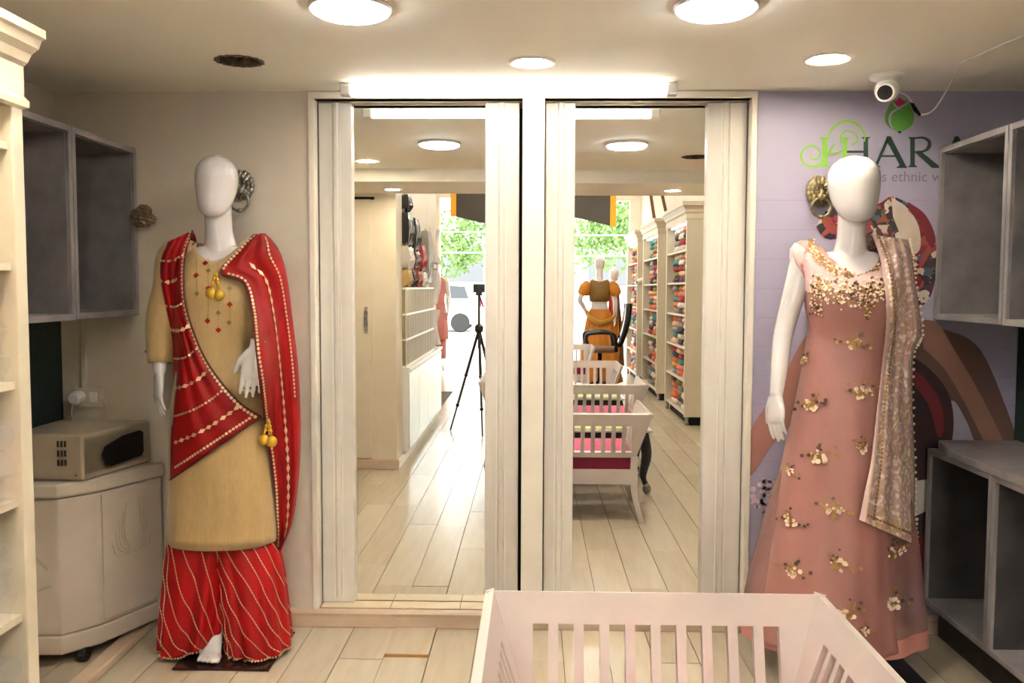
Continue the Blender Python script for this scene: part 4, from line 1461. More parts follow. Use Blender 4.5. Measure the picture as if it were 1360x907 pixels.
B().grid([[p + (p - Vector((gx, YB, p.z))).normalized() * .0022 for p in row] for row in V[:nyo]], True).done('yoke', M['pinktop'], gown, smooth=True, label='paler pink net yoke')
# sheer outer layer that flares past the skirt
rk = []
for py, xl, xr, ry in ((520, 1072, 1178, .10), (600, 1050, 1196, .13), (660, 1031, 1209, .16), (720, 1013, 1218, .185), (780, 998, 1224, .205), (815, 992, 1227, .215), (846, 989, 1228, .225)):
    a, c = at(xl, py, YB), at(xr, py, YB)
    rk.append((max(a.z, .04), (a.x + c.x) / 2, YB + .03, (c.x - a.x) / 2, ry, .04))
VS = ring_cloth(rows_from(rk, 26), 140, 2.1, ((6, 2.5, .6), (10, .4, .4)))
sheer = B().grid(VS, True).done('sheer_overlay', M['pinksheer'], gown, smooth=True)
hb = B().grid([[p + (p - Vector((gx, YB, p.z))).normalized() * .001 for p in row] for row in VS[-4:]], True)
hb.done('hem_band', mat('pink_hem_band', '#c5837c', .55), sheer, smooth=True)
bvG = bvh_of([gown, sheer])


def blossom(px, py, s=1.0, half=0, parent=gown, seed=0):
    r_ = random.Random(seed)
    c, n = front(px, py, YB, bvG, .004)
    s *= 1.38
    b = B()
    def P_(x, z, rr, m_=0, pet=6):
        decal(b, c + n * (.001 * m_), n, [(x + rr * math.cos(2 * PI * k / pet), z + rr * math.sin(2 * PI * k / pet)) for k in range(pet)], .002 + .001 * m_)
    items = []
    for cx_, cz_, q in ((r_.uniform(-.008, .004), r_.uniform(-.005, .003), 1.0), (r_.uniform(.012, .022) * r_.choice((-1, 1)), r_.uniform(.004, .012), .62)):
        for k in range(9):                               # crowded petals of a rose
            a = 2 * PI * k / 9 + r_.random()
            rr = r_.uniform(.006, .019) * s * q
            items.append((1 if r_.random() < .68 else 0, cx_ * s + rr * math.cos(a), cz_ * s + rr * .8 * math.sin(a), r_.uniform(.0036, .0070) * s * q))
        for k in range(4):
            a = r_.uniform(0, 2 * PI)
            items.append((0, cx_ * s + .006 * s * math.cos(a), cz_ * s + .006 * s * math.sin(a), .0045 * s * q))
    for d0 in (r_.uniform(2.2, 3.4), r_.uniform(-.6, .7), r_.uniform(1.1, 1.9)):      # sprigs of leaves and sequins
        for k in range(4):
            a = d0 + r_.uniform(-.35, .35)
            rr = (.020 + .007 * k) * s
            items.append((2 if r_.random() < .45 else 0, rr * 1.15 * math.cos(a), rr * .85 * math.sin(a), r_.uniform(.003, .0052) * s))
    bs = [B(), B(), B()]
    for m_, x, z, rr in items:
        if half and x * half < -.006: continue
        decal(bs[m_], c + n * (.0012 if m_ != 2 else 0), n, [(x + rr * math.cos(2 * PI * k / 6), z + rr * math.sin(2 * PI * k / 6)) for k in range(6)], .003)
    o = bs[1].done('embroidered_flower', M['embwhite'], parent, merge=False)
    bs[0].done('gold_petals', M['embgold'], o, merge=False, kind='stuff')
    bs[2].done('sequin_leaves', M['embdark'], o, merge=False, kind='stuff')


for i, (x, y, s, h) in enumerate(((1131, 458, .95, 0), (1144, 523, 1.0, 0), (1078, 540, 1.0, 0), (1070, 480, .8, 0), (1092, 607, 1.05, 0), (1052, 628, .7, 0), (1104, 678, 1.05, 0), (1053, 692, .9, 0), (1056, 761, 1.1, 0), (1116, 749, 1.0, 0),
                                  (1126, 816, 1.05, 0), (1187, 735, 1.0, 0), (1186, 800, 1.1, 0), (1146, 595, .8, 0), (1150, 838, .6, 0), (1075, 830, 1.0, 0))):
    blossom(x, y, s, h, seed=i)
# neckline and bust embroidery
bs = [B(), B(), B()]
r_ = random.Random(3)
ms = [M['embgold'], M['embwhite'], M['embdark']]


def bead(px, py, rr, m_):
    c, n = front(px, py, YB, bvG, .0035)
    decal(bs[m_], c, n, [(rr * math.cos(2 * PI * k / 6), rr * math.sin(2 * PI * k / 6)) for k in range(6)], .003)


for k in range(170):                                     # band that follows the scoop of the neck
    t_ = k / 169
    a = PI * (1.0 + t_)
    px = 1130 + 46 * math.cos(a); py = 318 - 39 * math.sin(a)
    for q in range(2):
        off = r_.uniform(0, 15)
        bead(px + off * .75 * math.cos(a), py - off * .8 * math.sin(a), r_.uniform(.002, .0045), r_.choice((0, 0, 1, 0)))
for k in range(300):                                     # bust garland
    t_ = r_.random()
    px = 1078 + 98 * t_
    py = 378 + 12 * math.sin(PI * t_) + r_.gauss(0, 9)
    bead(px, py, r_.uniform(.003, .0060), r_.choice((1, 1, 1, 0, 0, 2)))
for k in range(150):                                     # pointed drop at the centre
    v_ = r_.random() ** 1.4
    px = 1152 + (1 - v_) * 26 * r_.uniform(-1, 1)
    py = 384 + v_ * 40
    bead(px, py, r_.uniform(.0025, .005), r_.choice((0, 0, 2, 1)))
for k in range(70):
    px, py = 1085 + r_.gauss(0, 6), 398 + 22 * r_.uniform(-1, 1)
    bead(px, py, r_.uniform(.0025, .005), r_.choice((0, 2, 1)))
for nm_, bb, m_ in zip(('gold_beadwork', 'ivory_beadwork', 'sequin_beadwork'), bs, ms):
    bb.done(nm_, m_, gown, merge=False, kind='stuff')
# lace dupatta
bvD = bvh_of([gown, m2b, sheer])
LL = [(1158, 312), (1168, 340), (1175, 380), (1177, 430), (1171, 490), (1164, 550), (1157, 610), (1148, 655), (1141, 690)]
RL = [(1206, 318), (1211, 340), (1216, 380), (1224, 440), (1213, 470), (1212, 540), (1215, 620), (1215, 680), (1217, 724)]
VL = cover(bvD, LL, RL, 70, 30, YB, .014, (3.2, .008), seed=.9, wrapR=.06, smooth=20)
r0 = VL[0]
bk = [[Vector((p.x - dy * .1, p.y + dy, p.z + dz)) for p in r0] for dy, dz in ((.21, -.7), (.21, -.4), (.20, -.2), (.165, -.085), (.115, -.03), (.055, -.004))]
lace = B().grid(bk + VL).done('lace_dupatta', M['lace'], m2, smooth=True, solid=.0015)
SLc = Surf(VL)
bb = B()
for v0, v1 in ((0, .10),):
    bb.grid([[SLc.p(u, lerp(v0, v1, k / 3)) + Vector((0, -.003, 0)) for k in range(4)] for u in np.linspace(0, 1, 60)])
bb.done('satin_border', mat('pale_pink_satin', '#e3c3ba', .4), lace, smooth=True)
bb = B()
trim_chain(bb, SLc, [(u, .22) for u in np.linspace(0, .97, 90)], .014, (.005, .004), 'hex', .004)
trim_chain(bb, SLc, [(.965, v) for v in np.linspace(.1, .95, 40)], .012, (.005, .005), 'hex', .004)
bb.done('sequin_line', M['embgold'], lace, merge=False, kind='stuff')
bb = B()
for k in range(60):
    u = k / 59
    p = SLc.p(u, 1.0)
    bb.ball(p + Vector((r_.uniform(0, .006), -.004, 0)), r_.uniform(.004, .0065), 6, 4, (1, .4, 1))
bb.done('scalloped_edge', M['embwhite'], lace, merge=False, kind='stuff')
box('base_plate', M['plate2'], gx - .16, gx + .26, 2.95, 3.36, .002, .010, m2, bevel=.002, label='black speckled base plate')

# ------------------------------------------------------------------ benches
def patch(c):
    c = [Vector(q) for q in c]                           # bottom-left, bottom-right, top-right, top-left
    return lambda a, h: c[0] * (1 - a) * (1 - h) + c[1] * a * (1 - h) + c[2] * a * h + c[3] * (1 - a) * h


def bench(name, label, x0, x1, yb, yf, group=None, ins=.088, seat_z=.40, slots=10, zt=.651, rot=None):
    t = thing(name, label, 'bench', ((x0 + x1) / 2, (yb + yf) / 2, 0), group)
    zb = .385
    th = .022
    W_ = M['bench']
    back = patch([(x0 + ins, yb - ins * .85, zb), (x1 - ins, yb - ins * .85, zb), (x1, yb, zt), (x0, yb, zt)])
    right = patch([(x1 - ins, yb - ins * .85, zb), (x1 - ins, yf + .07, zb), (x1, yf, zt), (x1, yb, zt)])
    left = patch([(x0 + ins, yf + .07, zb), (x0 + ins, yb - ins * .85, zb), (x0, yb, zt), (x0, yf, zt)])

    def at_c(p, c, h, ax):
        """point of the panel at height h whose x (or y) is c"""
        a_, b_ = p(0, h), p(1, h)
        return p((c - a_[ax]) / (b_[ax] - a_[ax]), h)

    def strip(p, c0, c1, h0, h1, ax):
        return [at_c(p, c0, h0, ax), at_c(p, c1, h0, ax), at_c(p, c1, h1, ax), at_c(p, c0, h1, ax)]

    def sheet(p, a0, a1, h0, h1):
        return [p(a0, h0), p(a1, h0), p(a1, h1), p(a0, h1)]
    H0, H1 = .12, .735
    for nm_, p, n_, mg, ax in (('back', back, slots, .027, 0), ('arm', right, 8, .07, 1), ('arm', left, 8, .07, 1)):
        c0, c1 = p(0, 0)[ax], p(1, 0)[ax]
        sg = 1 if c1 > c0 else -1
        c0, c1 = c0 + sg * mg, c1 - sg * mg
        bb = B()
        bb.slab(sheet(p, 0, 1, H1, 1), th)
        bb.slab(sheet(p, 0, 1, 0, H0), th)
        bb.slab([p(0, H0), at_c(p, c0, H0, ax), at_c(p, c0, H1, ax), p(0, H1)], th)
        bb.slab([at_c(p, c1, H0, ax), p(1, H0), p(1, H1), at_c(p, c1, H1, ax)], th)
        o = bb.done(nm_, W_, t, merge=False)
        step = (c1 - c0) / (n_ + (n_ - 1) * .62)
        c = c0 + step
        for k in range(n_ - 1):
            B().slab(strip(p, c, c + step * .62, H0, H1, ax), th).done('slat', W_, o)
            c += step * 1.62
    xa, xb, ya, yc = x0 + ins + .01, x1 - ins - .01, yf + .075, yb - ins * .85 - .005
    fb = B()
    fb.box(xa - .02, xb + .02, yc - .01, yc + .022, .228, .313).box(xa - .02, xb + .02, ya - .02, ya + .012, .228, .313)
    fb.box(xa - .02, xa + .01, ya, yc, .228, .313).box(xb - .01, xb + .02, ya, yc, .228, .313)
    fb.done('seat_frame', W_, t, merge=False)
    B().box(xa + .012, xb - .012, ya + .015, yc - .012, .30, .392).done('seat_base', M['seatside'], t)
    B().box(xa + .012, xb - .012, ya + .015, yc - .03, .392, seat_z + .016).done('seat_cushion', M['seat'], t, bevel=.016, seg=3)
    for sx, xx in ((-1, xa), (1, xb)):
        for sy, yy in ((-1, ya), (1, yc)):
            P = spline([(xx + sx * .0, yy + sy * .005, .392), (xx - sx * .004, yy, .25), (xx + sx * .012, yy + sy * .008, .12), (xx + sx * .045, yy + sy * .03, 0)], 9)
            bb = B()
            V = []
            for i, q in enumerate(P):
                h = .021 - .006 * i / 8
                q = Vector(q)
                V.append([q + Vector((a_ * h, c_ * h, 0)) for a_, c_ in ((-1, -1), (1, -1), (1, 1), (-1, 1))])
            bb.grid(V, True, True, True).done('leg', W_, t)
    if rot:
        t.rotation_euler = (0, 0, rot)
    return t


bench('slatted_bench', 'white slatted bench with flared arms in front of the mirror doors', -.113, .699, 2.10, 1.42)
bench('slatted_bench', 'second white slatted bench, reflected behind the first carved table', -.42, .887, .50, -.22, slots=17)
bench('slatted_bench', 'third white slatted bench in the mirror, facing the second carved table', -.25, .84, -1.90, -1.18, slots=14) if False else None
bench('slatted_bench', 'third white slatted bench in the mirror, turned the other way', -.25, .859, -1.18, -1.84, slots=14, rot=PI)
bench('slatted_bench', 'small white slatted bench farthest in the mirror near the office chair', .10, .78, -3.85, -4.47, slots=9, zt=.66, rot=PI)


def carved_table(label, x0, x1, y0, y1, h=.45):
    t = thing('carved_table', label, 'table', ((x0 + x1) / 2, (y0 + y1) / 2, 0))
    box('top', M['bench'], x0, x1, y0, y1, h - .028, h - .012, t, bevel=.003)
    box('top_cloth', M['lime'], x0 + .03, x1 - .03, y0 + .03, y1 - .03, h - .012, h - .006, t)
    bb = B().box(x0 + .03, x1 - .03, y0 + .03, y0 + .05, h - .13, h - .028).box(x0 + .03, x1 - .03, y1 - .05, y1 - .03, h - .13, h - .028)
    bb.box(x0 + .03, x0 + .05, y0 + .05, y1 - .05, h - .13, h - .028).box(x1 - .05, x1 - .03, y0 + .05, y1 - .05, h - .13, h - .028)
    bb.done('apron', M['carved'], t, merge=False)
    for sx, xx in ((-1, x0 + .05), (1, x1 - .05)):
        for sy, yy in ((-1, y0 + .05), (1, y1 - .05)):
            P = spline([(xx, yy, h - .03), (xx + sx * .012, yy + sy * .012, h * .72), (xx + sx * .016, yy + sy * .016, h * .55), (xx - sx * .002, yy - sy * .002, h * .3), (xx + sx * .004, yy + sy * .004, .09), (xx + sx * .02, yy + sy * .02, .055)], 14)
            R_ = spline([(.030,), (.036,), (.034,), (.024,), (.018,), (.022,)], 14)
            o = B().tube([Vector(p) for p in P], [float(r[0]) for r in R_], 12).done('leg', M['carved'], t, smooth=True)
            B().ball((xx + sx * .02, yy + sy * .02, .040), .030, 12, 8, (1, 1, 1.3)).done('metal_foot', M['steel'], o, smooth=True)
    return t


carved_table('black carved table with lime top and silver feet beside the first bench', -.1, .80, .73, 1.33)
carved_table('black carved table with lime top reflected behind the second bench', -.2, .80, -.98, -.42)
# ------------------------------------------------------------------ shelving towers in the shop (seen in the mirror)
cloths = [('ochre', '#c48a2c'), ('red', '#a3242c'), ('cream', '#d8cbb6'), ('teal', '#2f7c7a'), ('plum', '#5c2b47'), ('coral', '#d07560'), ('white', '#dcd8d2'), ('orange', '#d0641f'), ('navy', '#252b4a'), ('grey', '#8d8a88'), ('peach', '#dba98a'), ('olive', '#7b7b3c')]
cm_ = {n: mat('folded_' + n, c, .8, col2=c, bump=.2, bscale=30) for n, c in cloths}


def fold_mesh(i):
    r_ = random.Random(i)
    b = B()
    V = []
    w_, d_, h_ = .155, .15, .030
    for k in range(5):
        f = k / 4
        z = h_ * 2 * f
        s = .90 + .10 * math.sin(PI * f) + r_.uniform(-.03, .03)
        V.append([p + Vector((0, 0, .004 * math.sin(5 * j + i))) * (1 if 0 < k < 4 else 0) for j, p in enumerate(ell((0, 0, z), d_ * s, w_ * s, 20, 5))])
    b.grid(V, True, True, True)
    return b.mesh('folded_cloth', smooth=True)


fm = [fold_mesh(i) for i in range(4)]
fmm = {}


def shelf_unit(idx, y0, y1, place):
    x0, x1, H = 1.535, 1.93, 2.10
    t = thing('shelf_tower', f'cream shelf tower of folded cloth, {place}', 'shelf', ((x0 + x1) / 2, (y0 + y1) / 2, 0))
    T = M['tower']
    box('side_panel', T, x0, x1, y1 - .05, y1, .09, H, t, bevel=.003)
    box('side_panel', T, x0, x1, y0, y0 + .05, .09, H, t, bevel=.003)
    box('back_panel', T, x1 - .015, x1, y0 + .05, y1 - .05, .09, H, t)
    box('recessed_base', M['black'], x0 + .06, x1, y0 + .04, y1 - .04, .0, .10, t)
    for yy in (y0 + .03, y1 - .03):
        B().lathe([(.012, 0), (.022, .02), (.014, .05), (.02, .09)], (x0 + .03, yy, 0), 12).done('foot', M['steel'], t)
    zs = [.10 + i * .335 for i in range(6)]
    for z in zs + [H - .02]:
        box('shelf_board', T, x0 + .01, x1 - .015, y0 + .05, y1 - .05, z, z + .022, t)
    V = []
    for o_, z in ((0, H - .02), (.008, H), (.006, H + .05), (.02, H + .06), (.022, H + .085), (.045, H + .12), (.055, H + .125), (.055, H + .165), (0, H + .165)):
        V.append([(x0 - o_, y0 - o_ * .3, z), (x1, y0 - o_ * .3, z), (x1, y1 + o_, z), (x0 - o_, y1 + o_, z)])
    B().grid(V, True, True, True).done('cornice', T, t)
    box('shelf_lamp', M['lamp_tube'], x0 + .03, x0 + .07, y0 + .15, y1 - .15, H - .035, H - .022, t)
    for z in (1.05, 1.62):
        kb = B().lathe([(.008, 0), (.008, .02), (.026, .03), (.030, .045), (.018, .055)], (x1 - .10, y1, z), 14, axis='y')
        for v in kb.bm.verts: v.co.y = 2 * y1 - v.co.y
        kb.done('knob', M['bronze'], t)
    rs = random.Random(idx * 31)
    nth = ('lowest', 'second', 'third', 'fourth', 'fifth', 'topmost')
    lev = ('bottom', 'second', 'third', 'fourth', 'top')
    for si, z in enumerate(zs):
        for ci, yy in enumerate((y1 - .05 - .18, y1 - .05 - .52, y1 - .05 - .86)):
            if yy - .17 < y0 + .05: continue
            for li in range(5 if si < 5 else 4):
                nm_, _c = rs.choice(cloths)
                key = (rs.randrange(4), nm_)
                if key not in fmm:
                    me = fm[key[0]].copy(); me.materials.append(cm_[nm_]); fmm[key] = me
                o = bpy.data.objects.new('folded_cloth', fmm[key]); COL.objects.link(o)
                o.location = (x0 + .175 + rs.uniform(-.012, .012), yy + rs.uniform(-.012, .012), z + .0225 + li * .0605)
                o.rotation_euler = (0, 0, rs.uniform(-.06, .06))
                tag(o, f'{nm_} folded cloth, {lev[li]} in {("near", "middle", "far")[ci]} stack on {nth[si]} shelf of {("first", "second", "third")[idx]} tower', 'folded cloth', 'folded cloth in the shelf towers')


shelf_unit(0, -3.10, -1.74, 'first in the aisle')
shelf_unit(1, -5.30, -3.80, 'second, behind the first tower')
shelf_unit(2, -7.40, -5.95, 'third, closest to the street')
# small camera on a tower side
t = thing('security_camera', 'small white bullet camera on the side of the third shelf tower', 'camera', (1.60, -5.93, 1.52))
B().tube([(1.62, -5.949, 1.56), (1.60, -5.90, 1.53)], .012, 8).done('bracket', M['white'], t)
B().tube([(1.64, -5.88, 1.55), (1.52, -5.86, 1.50)], [.03, .03], 12).done('barrel', M['white'], t)
B().tube([(1.52, -5.86, 1.50), (1.512, -5.859, 1.497)], [.024, .02], 12).done('lens', M['blackgloss'], t)

# ------------------------------------------------------------------ side of the shop by the cupboard wall
t = thing('counter_cabinet', 'low glossy white counter cabinet along the shop wall', 'cabinet', (-1.04, -.9, 0))
box('carcass', M['white'], -1.048, -.985, -2.16, .28, .07, .72, t, bevel=.004)
for k in range(4):
    ya = -2.15 + k * .607
    box('door', mat('gloss_white_panel', '#dcd8d4', .12), -.985, -.978, ya + .004, ya + .600, .09, .70, t, bevel=.002)
box('top', M['white'], -1.048, -.97, -2.18, .30, .72, .745, t, bevel=.003)
t = thing('display_rack', 'white slotted display rack of three rows above the white counter', 'rack', (-1.03, -.7, .75))
for z in (.745, .955, 1.155, 1.36):
    box('rail', M['white'], -1.048, -1.0, -1.65, .28, z, z + .016, t)
box('back_board', mat('khaki_rack_back', '#9a8d66', .6), -1.048, -1.0065, -1.648, .278, .761, 1.36, t)
b = B()
for r_i in range(3):
    for k in range(24):
        y = .275 - k * .0835
        z = (.761, .971, 1.171)[r_i]
        o = box('divider', M['white'], -1.0065, -1.002, y - .010, y, z, z + (.194, .184, .189)[r_i], t)
bags = [((.26, .02), (1.99, 2.10), '#181719', 'black'), ((.27, -.10), (1.72, 1.96), '#1b1a1c', 'charcoal'), ((-.17, -.52), (1.70, 1.95), '#232022', 'dark grey'), ((.27, -.10), (1.53, 1.70), '#cfc7b8', 'cream'),
        ((-.17, -.52), (1.545, 1.68), '#5b2a33', 'maroon'), ((.26, .02), (1.385, 1.51), '#b38a35', 'mustard'), ((-.06, -.27), (1.385, 1.50), '#3a1f2a', 'plum'), ((-.36, -.60), (1.385, 1.51), '#a4462c', 'rust'), ((-.62, -.95), (1.53, 1.75), '#a02c2c', 'red'), ((-.68, -1.0), (1.385, 1.51), '#d4cec5', 'white'), ((-1.05, -1.5), (1.42, 1.9), '#8e8a86', 'grey')]
for (ya, yb), (za, zb), c_, nm_ in bags:
    t = thing('hanging_packet', f'{nm_} packed garment hanging on the wall above the slotted rack', 'packet', (-1.02, (ya + yb) / 2, za), 'packed garments above the rack')
    V = []
    for i in range(6):
        f = i / 5
        V.append([(-1.045 + (.045 + .02 * math.sin(PI * f)) * (1 if 0 < j < 7 else 0) * (1 + .12 * math.sin(j * 2 + i)), lerp(ya, yb, j / 7), lerp(za, zb, f) + .01 * math.sin(j * 1.7)) for j in range(8)])
    B().grid(V).done('cloth', mat('packed_' + nm_.replace(' ', '_'), c_, .35), t, solid=.004)
    if nm_ in ('cream', 'mustard', 'white'): B().grid([[(p[0] + .006, p[1], p[2]) for p in r] for r in V]).done('clear_cover', M['clear'], t)
    B().tube([(-1.03, (ya + yb) / 2, zb), (-1.04, (ya + yb) / 2, zb + .04)], .004, 6).done('hook', M['steel'], t)
# white goods piled further on
rs = random.Random(5)
for k in range(9):
    y = -1.68 - (k % 3) * .175
    z = .78 + (k // 3) * .42
    nm_, c_ = (('white', '#dfdcd8'), ('cream', '#ddd3c4'), ('white', '#e4e0da'), ('pale grey', '#c9c6c2'), ('white', '#dcdad6'))[k % 5]
    V = [[(-1.046 + .07 * math.sin(PI * j / 6) * (.7 + .3 * math.sin(i + k)), y - .15 * j / 6, z + .36 * i / 5 + .008 * math.sin(j + k)) for j in range(7)] for i in range(6)]
    o = B().grid(V).done('hanging_packet', mat('pack_' + nm_.replace(' ', '_'), c_, .5), solid=.004)
    tag(o, f'{nm_} wrapped packet, {("first", "second", "third")[k % 3]} along the {("lower", "middle", "upper")[k // 3]} row past the slotted rack', 'packet', 'wrapped packets along the shop wall')

# tripod in the doorway light
t = thing('tripod', 'slim black camera tripod standing in the shop aisle', 'tripod', (-.52, -1.15, 0))
top = Vector((-.515, -1.15, .98))
TB = mat('tripod_metal', '#4c4844', .4, .6)
B().tube([top + Vector((0, 0, -.18)), top + Vector((0, 0, .32))], .012, 10).done('centre_column', TB, t)
B().lathe([(.03, -.03), (.04, -.01), (.04, .03), (.02, .05)], top, 14).done('shoulder', TB, t)
for a in (195, 320, 80):
    e = Vector((top.x + .29 * math.cos(math.radians(a)), top.y + .29 * math.sin(math.radians(a)), 0.004))
    l_ = B().tube([top, top.lerp(e, .45), top.lerp(e, .46), top.lerp(e, .75), top.lerp(e, .76), e], [.014, .014, .011, .011, .008, .008], 8).done('leg', TB, t)
    for f in (.45, .75):
        c = top.lerp(e, f)
        B().ball(c, .018, 8, 6).done('leg_clamp', M['blackgloss'], l_)
B().box(top.x - .03, top.x + .03, top.y - .03, top.y + .03, top.z + .32, top.z + .35).box(top.x - .055, top.x + .055, top.y - .025, top.y + .02, top.z + .35, top.z + .43).done('head_clamp', M['blackgloss'], t, bevel=.004, merge=False)
B().tube([top + Vector((0, .0, .33)), top + Vector((.05, .18, .22))], .008, 8).done('pan_handle', M['blackgloss'], t)

# office chair
ox, oy = .90, -4.75
t = thing('office_chair', 'black office armchair with brown seat by the orange dressed mannequin', 'chair', (ox, oy, 0))
bk_ = M['blackgloss']
V = [ell((ox, oy, .54 + .075 * f), .25 * s, .24 * s, 24, 4) for f, s in ((0, .86), (.2, .97), (.6, 1), (.9, .95), (1, .85))]
B().grid(V, True, True, True).done('seat', mat('brown_leather', '#7a5138', .45), t, smooth=True)
V = []
for i in range(9):
    f = i / 8
    z = .62 + .58 * f; yy = .02
    xx = ox + .25 + .13 * f + .03 * math.sin(PI * f)
    V.append([Vector((xx + .055 * math.cos(2 * PI * k / 16) * (1 if True else 0), oy + .22 * (1 - .25 * f ** 3) * math.sin(2 * PI * k / 16), z)) for k in range(16)])
B().grid(V, True, True, True).done('backrest', bk_, t, smooth=True)
for sy in (-1, 1):
    P = spline([(ox + .2, oy + sy * .25, .56), (ox + .19, oy + sy * .27, .70), (ox + .14, oy + sy * .27, .80), (ox - .10, oy + sy * .27, .81), (ox - .20, oy + sy * .27, .76), (ox - .16, oy + sy * .25, .58)], 26)
    B().tube([Vector(p) for p in P], [(.024, .02)] * 26, 10).done('armrest', bk_, t, smooth=True)
B().tube([(ox, oy, .12), (ox, oy, .54)], .03, 12).done('gas_column', bk_, t)
for k in range(5):
    a = 2 * PI * k / 5 + .3
    e = Vector((ox + .29 * math.cos(a), oy + .29 * math.sin(a), .075))
    l_ = B().tube([(ox, oy, .13), e], [.025, .018], 8).done('base_spoke', bk_, t)
    B().ball((e.x, e.y, .03), .03, 10, 8).done('castor', bk_, l_)

# far mannequin in orange, back towards the mirror
FX, FY = .965, -5.78
m3 = thing('mannequin', 'white mannequin in orange blouse and long orange skirt near the street', 'mannequin', (FX, FY, 0))
b = B()
sc = 1.0
body(b, FX, FY, SEC, 1.633, [((FX - .08, FY, .86), (FX - .08, FY, .49), (FX - .07, FY, .12), .01, (0, -1, 0)), ((FX + .08, FY, .86), (FX + .08, FY, .49), (FX + .07, FY, .12), .01, (0, -1, 0))],
     [dict(j=((FX - .165, FY + .01, 1.475), (FX - .29, FY + .06, 1.24), (FX - .19, FY - .02, 1.06)), d=(.5, -.3, -.5), n=(-.5, .5, .3), t=1, s=1),
      dict(j=((FX + .165, FY + .01, 1.475), (FX + .23, FY + .02, 1.22), (FX + .24, FY - .03, .99)), d=(0, -.1, -1), n=(1, 0, 0), t=1, s=1)])
fuse(b, 'body', M['man'], m3, .008, 3)
OR = mat('orange_silk', '#c9811c', .55, col2='#b86e12', nscale=20, stretch=(4, 4, .5))
OD = mat('bronze_brocade', '#8a6322', .5, col2='#6f4d18', nscale=60)
V = ring_cloth([(1.21, FX, FY, .140, .108, 0), (1.30, FX, FY - .01, .152, .125, 0), (1.40, FX, FY - .004, .165, .118, 0), (1.44, FX, FY, .168, .105, 0)], 48)
V += yoke(V[-1], (FX, FY + .01), .095, .075, 1.46, 1.535, 1.50, .19, 1.50, 6)
B().grid(V, True).done('blouse', OD, m3, smooth=True, solid=.003)
for sx in (-1, 1):
    P = [Vector((FX + sx * .165, FY + .01, 1.49)), Vector((FX + sx * .205, FY + .02, 1.42)), Vector((FX + sx * .235, FY + .03, 1.33)), Vector((FX + sx * .24, FY + .03, 1.30))]
    B().tube(P, [.055, .085, .088, .06], 20, cap=False).done('puff_sleeve', OR, m3, smooth=True)
rk = [(1.10, FX, FY, .135, .105, .005), (1.02, FX, FY, .172, .135, .02), (.85, FX, FY, .205, .175, .04), (.55, FX, FY, .25, .23, .06), (.25, FX, FY, .30, .29, .07), (.03, FX, FY, .34, .33, .08)]
B().grid(ring_cloth(rows_from(rk, 20), 120, 2, ((16, .3, .5), (9, 1, .5))), True).done('skirt', OR, m3, smooth=True, solid=.003)
P = spline([(FX - .19, FY + .06, 1.06), (FX - .14, FY + .17, .98), (FX, FY + .22, .91), (FX + .15, FY + .16, .95), (FX + .22, FY + .04, 1.0)], 20)
B().tube([Vector(p) for p in P], [(.028, .04)] * 20, 12).done('waist_drape', mat('gold_drape', '#b98a2a', .5), m3, smooth=True)
# cloth stand with bright drapes
t = thing('draped_stand', 'stand draped with red, orange and pink dupattas beside the shelf towers', 'display stand', (1.25, -6.6, 0))
B().tube([(1.25, -6.6, 0), (1.25, -6.6, 1.42)], .015, 8).lathe([(.16, 0), (.16, .02), (.02, .03)], (1.25, -6.6, 0), 20).done('pole', M['steel'], t, merge=False)
B().ball((1.25, -6.6, 1.62), .09, 16, 12, (.85, 1, 1.25)).done('head_form', M['man'], t, smooth=True)
for k, (c_, dx) in enumerate((('#c22f45', -.12), ('#d9752a', -.04), ('#d9a23a', .05), ('#6b4a2e', .13))):
    V = [[(1.25 + dx * (.4 + .5 * i / 9) + .04 * (j / 4 - .5) * (1 + i / 5), -6.52 + .05 * math.sin(i * .7 + j), 1.42 - i * .135) for j in range(5)] for i in range(10)]
    B().grid(V).done('draped_cloth', mat('drape_' + str(k), c_, .6), t, smooth=True, solid=.004)
# pink dressed mannequin by the entrance
PX, PY = -1.60, -7.3
m4 = thing('mannequin', 'white mannequin in dusty pink tunic and trousers by the shop entrance', 'mannequin', (PX, PY, 0))
b = B()
body(b, PX, PY, SEC, 1.633, [((PX - .07, PY, .86), (PX - .07, PY, .49), (PX - .06, PY + .02, .15), .01, (.6, 1, 0)), ((PX + .07, PY, .86), (PX + .08, PY, .49), (PX + .07, PY + .04, .15), .01, (.8, 1, 0))],
     [dict(j=((PX - .165, PY, 1.475), (PX - .2, PY, 1.22), (PX - .2, PY + .06, 1.0)), d=(0, 0, -1), n=(-1, 0, 0), t=1), dict(j=((PX + .165, PY, 1.475), (PX + .2, PY, 1.22), (PX + .2, PY + .06, 1.0)), d=(0, 0, -1), n=(1, 0, 0), t=1)])
fuse(b, 'body', M['man'], m4, .009, 3)
PK = mat('dusty_pink_cotton', '#c47f7c', .65, col2='#b56f6d', nscale=8)
V = ring_cloth([(.52, PX, PY, .20, .17, .03), (.85, PX, PY, .19, .15, .02), (1.17, PX, PY, .135, .11, 0), (1.35, PX, PY - .01, .165, .13, 0), (1.44, PX, PY, .172, .11, 0)], 48, 2.1, ((7, .2, 1),))
V += yoke(V[-1], (PX, PY + .01), .09, .075, 1.48, 1.535, 1.52, .19, 1.50, 6)
B().grid(V, True).done('tunic', PK, m4, smooth=True, solid=.003)
for sx in (-1, 1):
    B().grid(ring_cloth([(.60, PX + sx * .08, PY, .095, .10, .01), (.20, PX + sx * .085, PY + .01, .075, .08, .02)], 40, 2, ((5, 0, 1),)), True).done('trouser_leg', PK, m4, smooth=True, solid=.003)
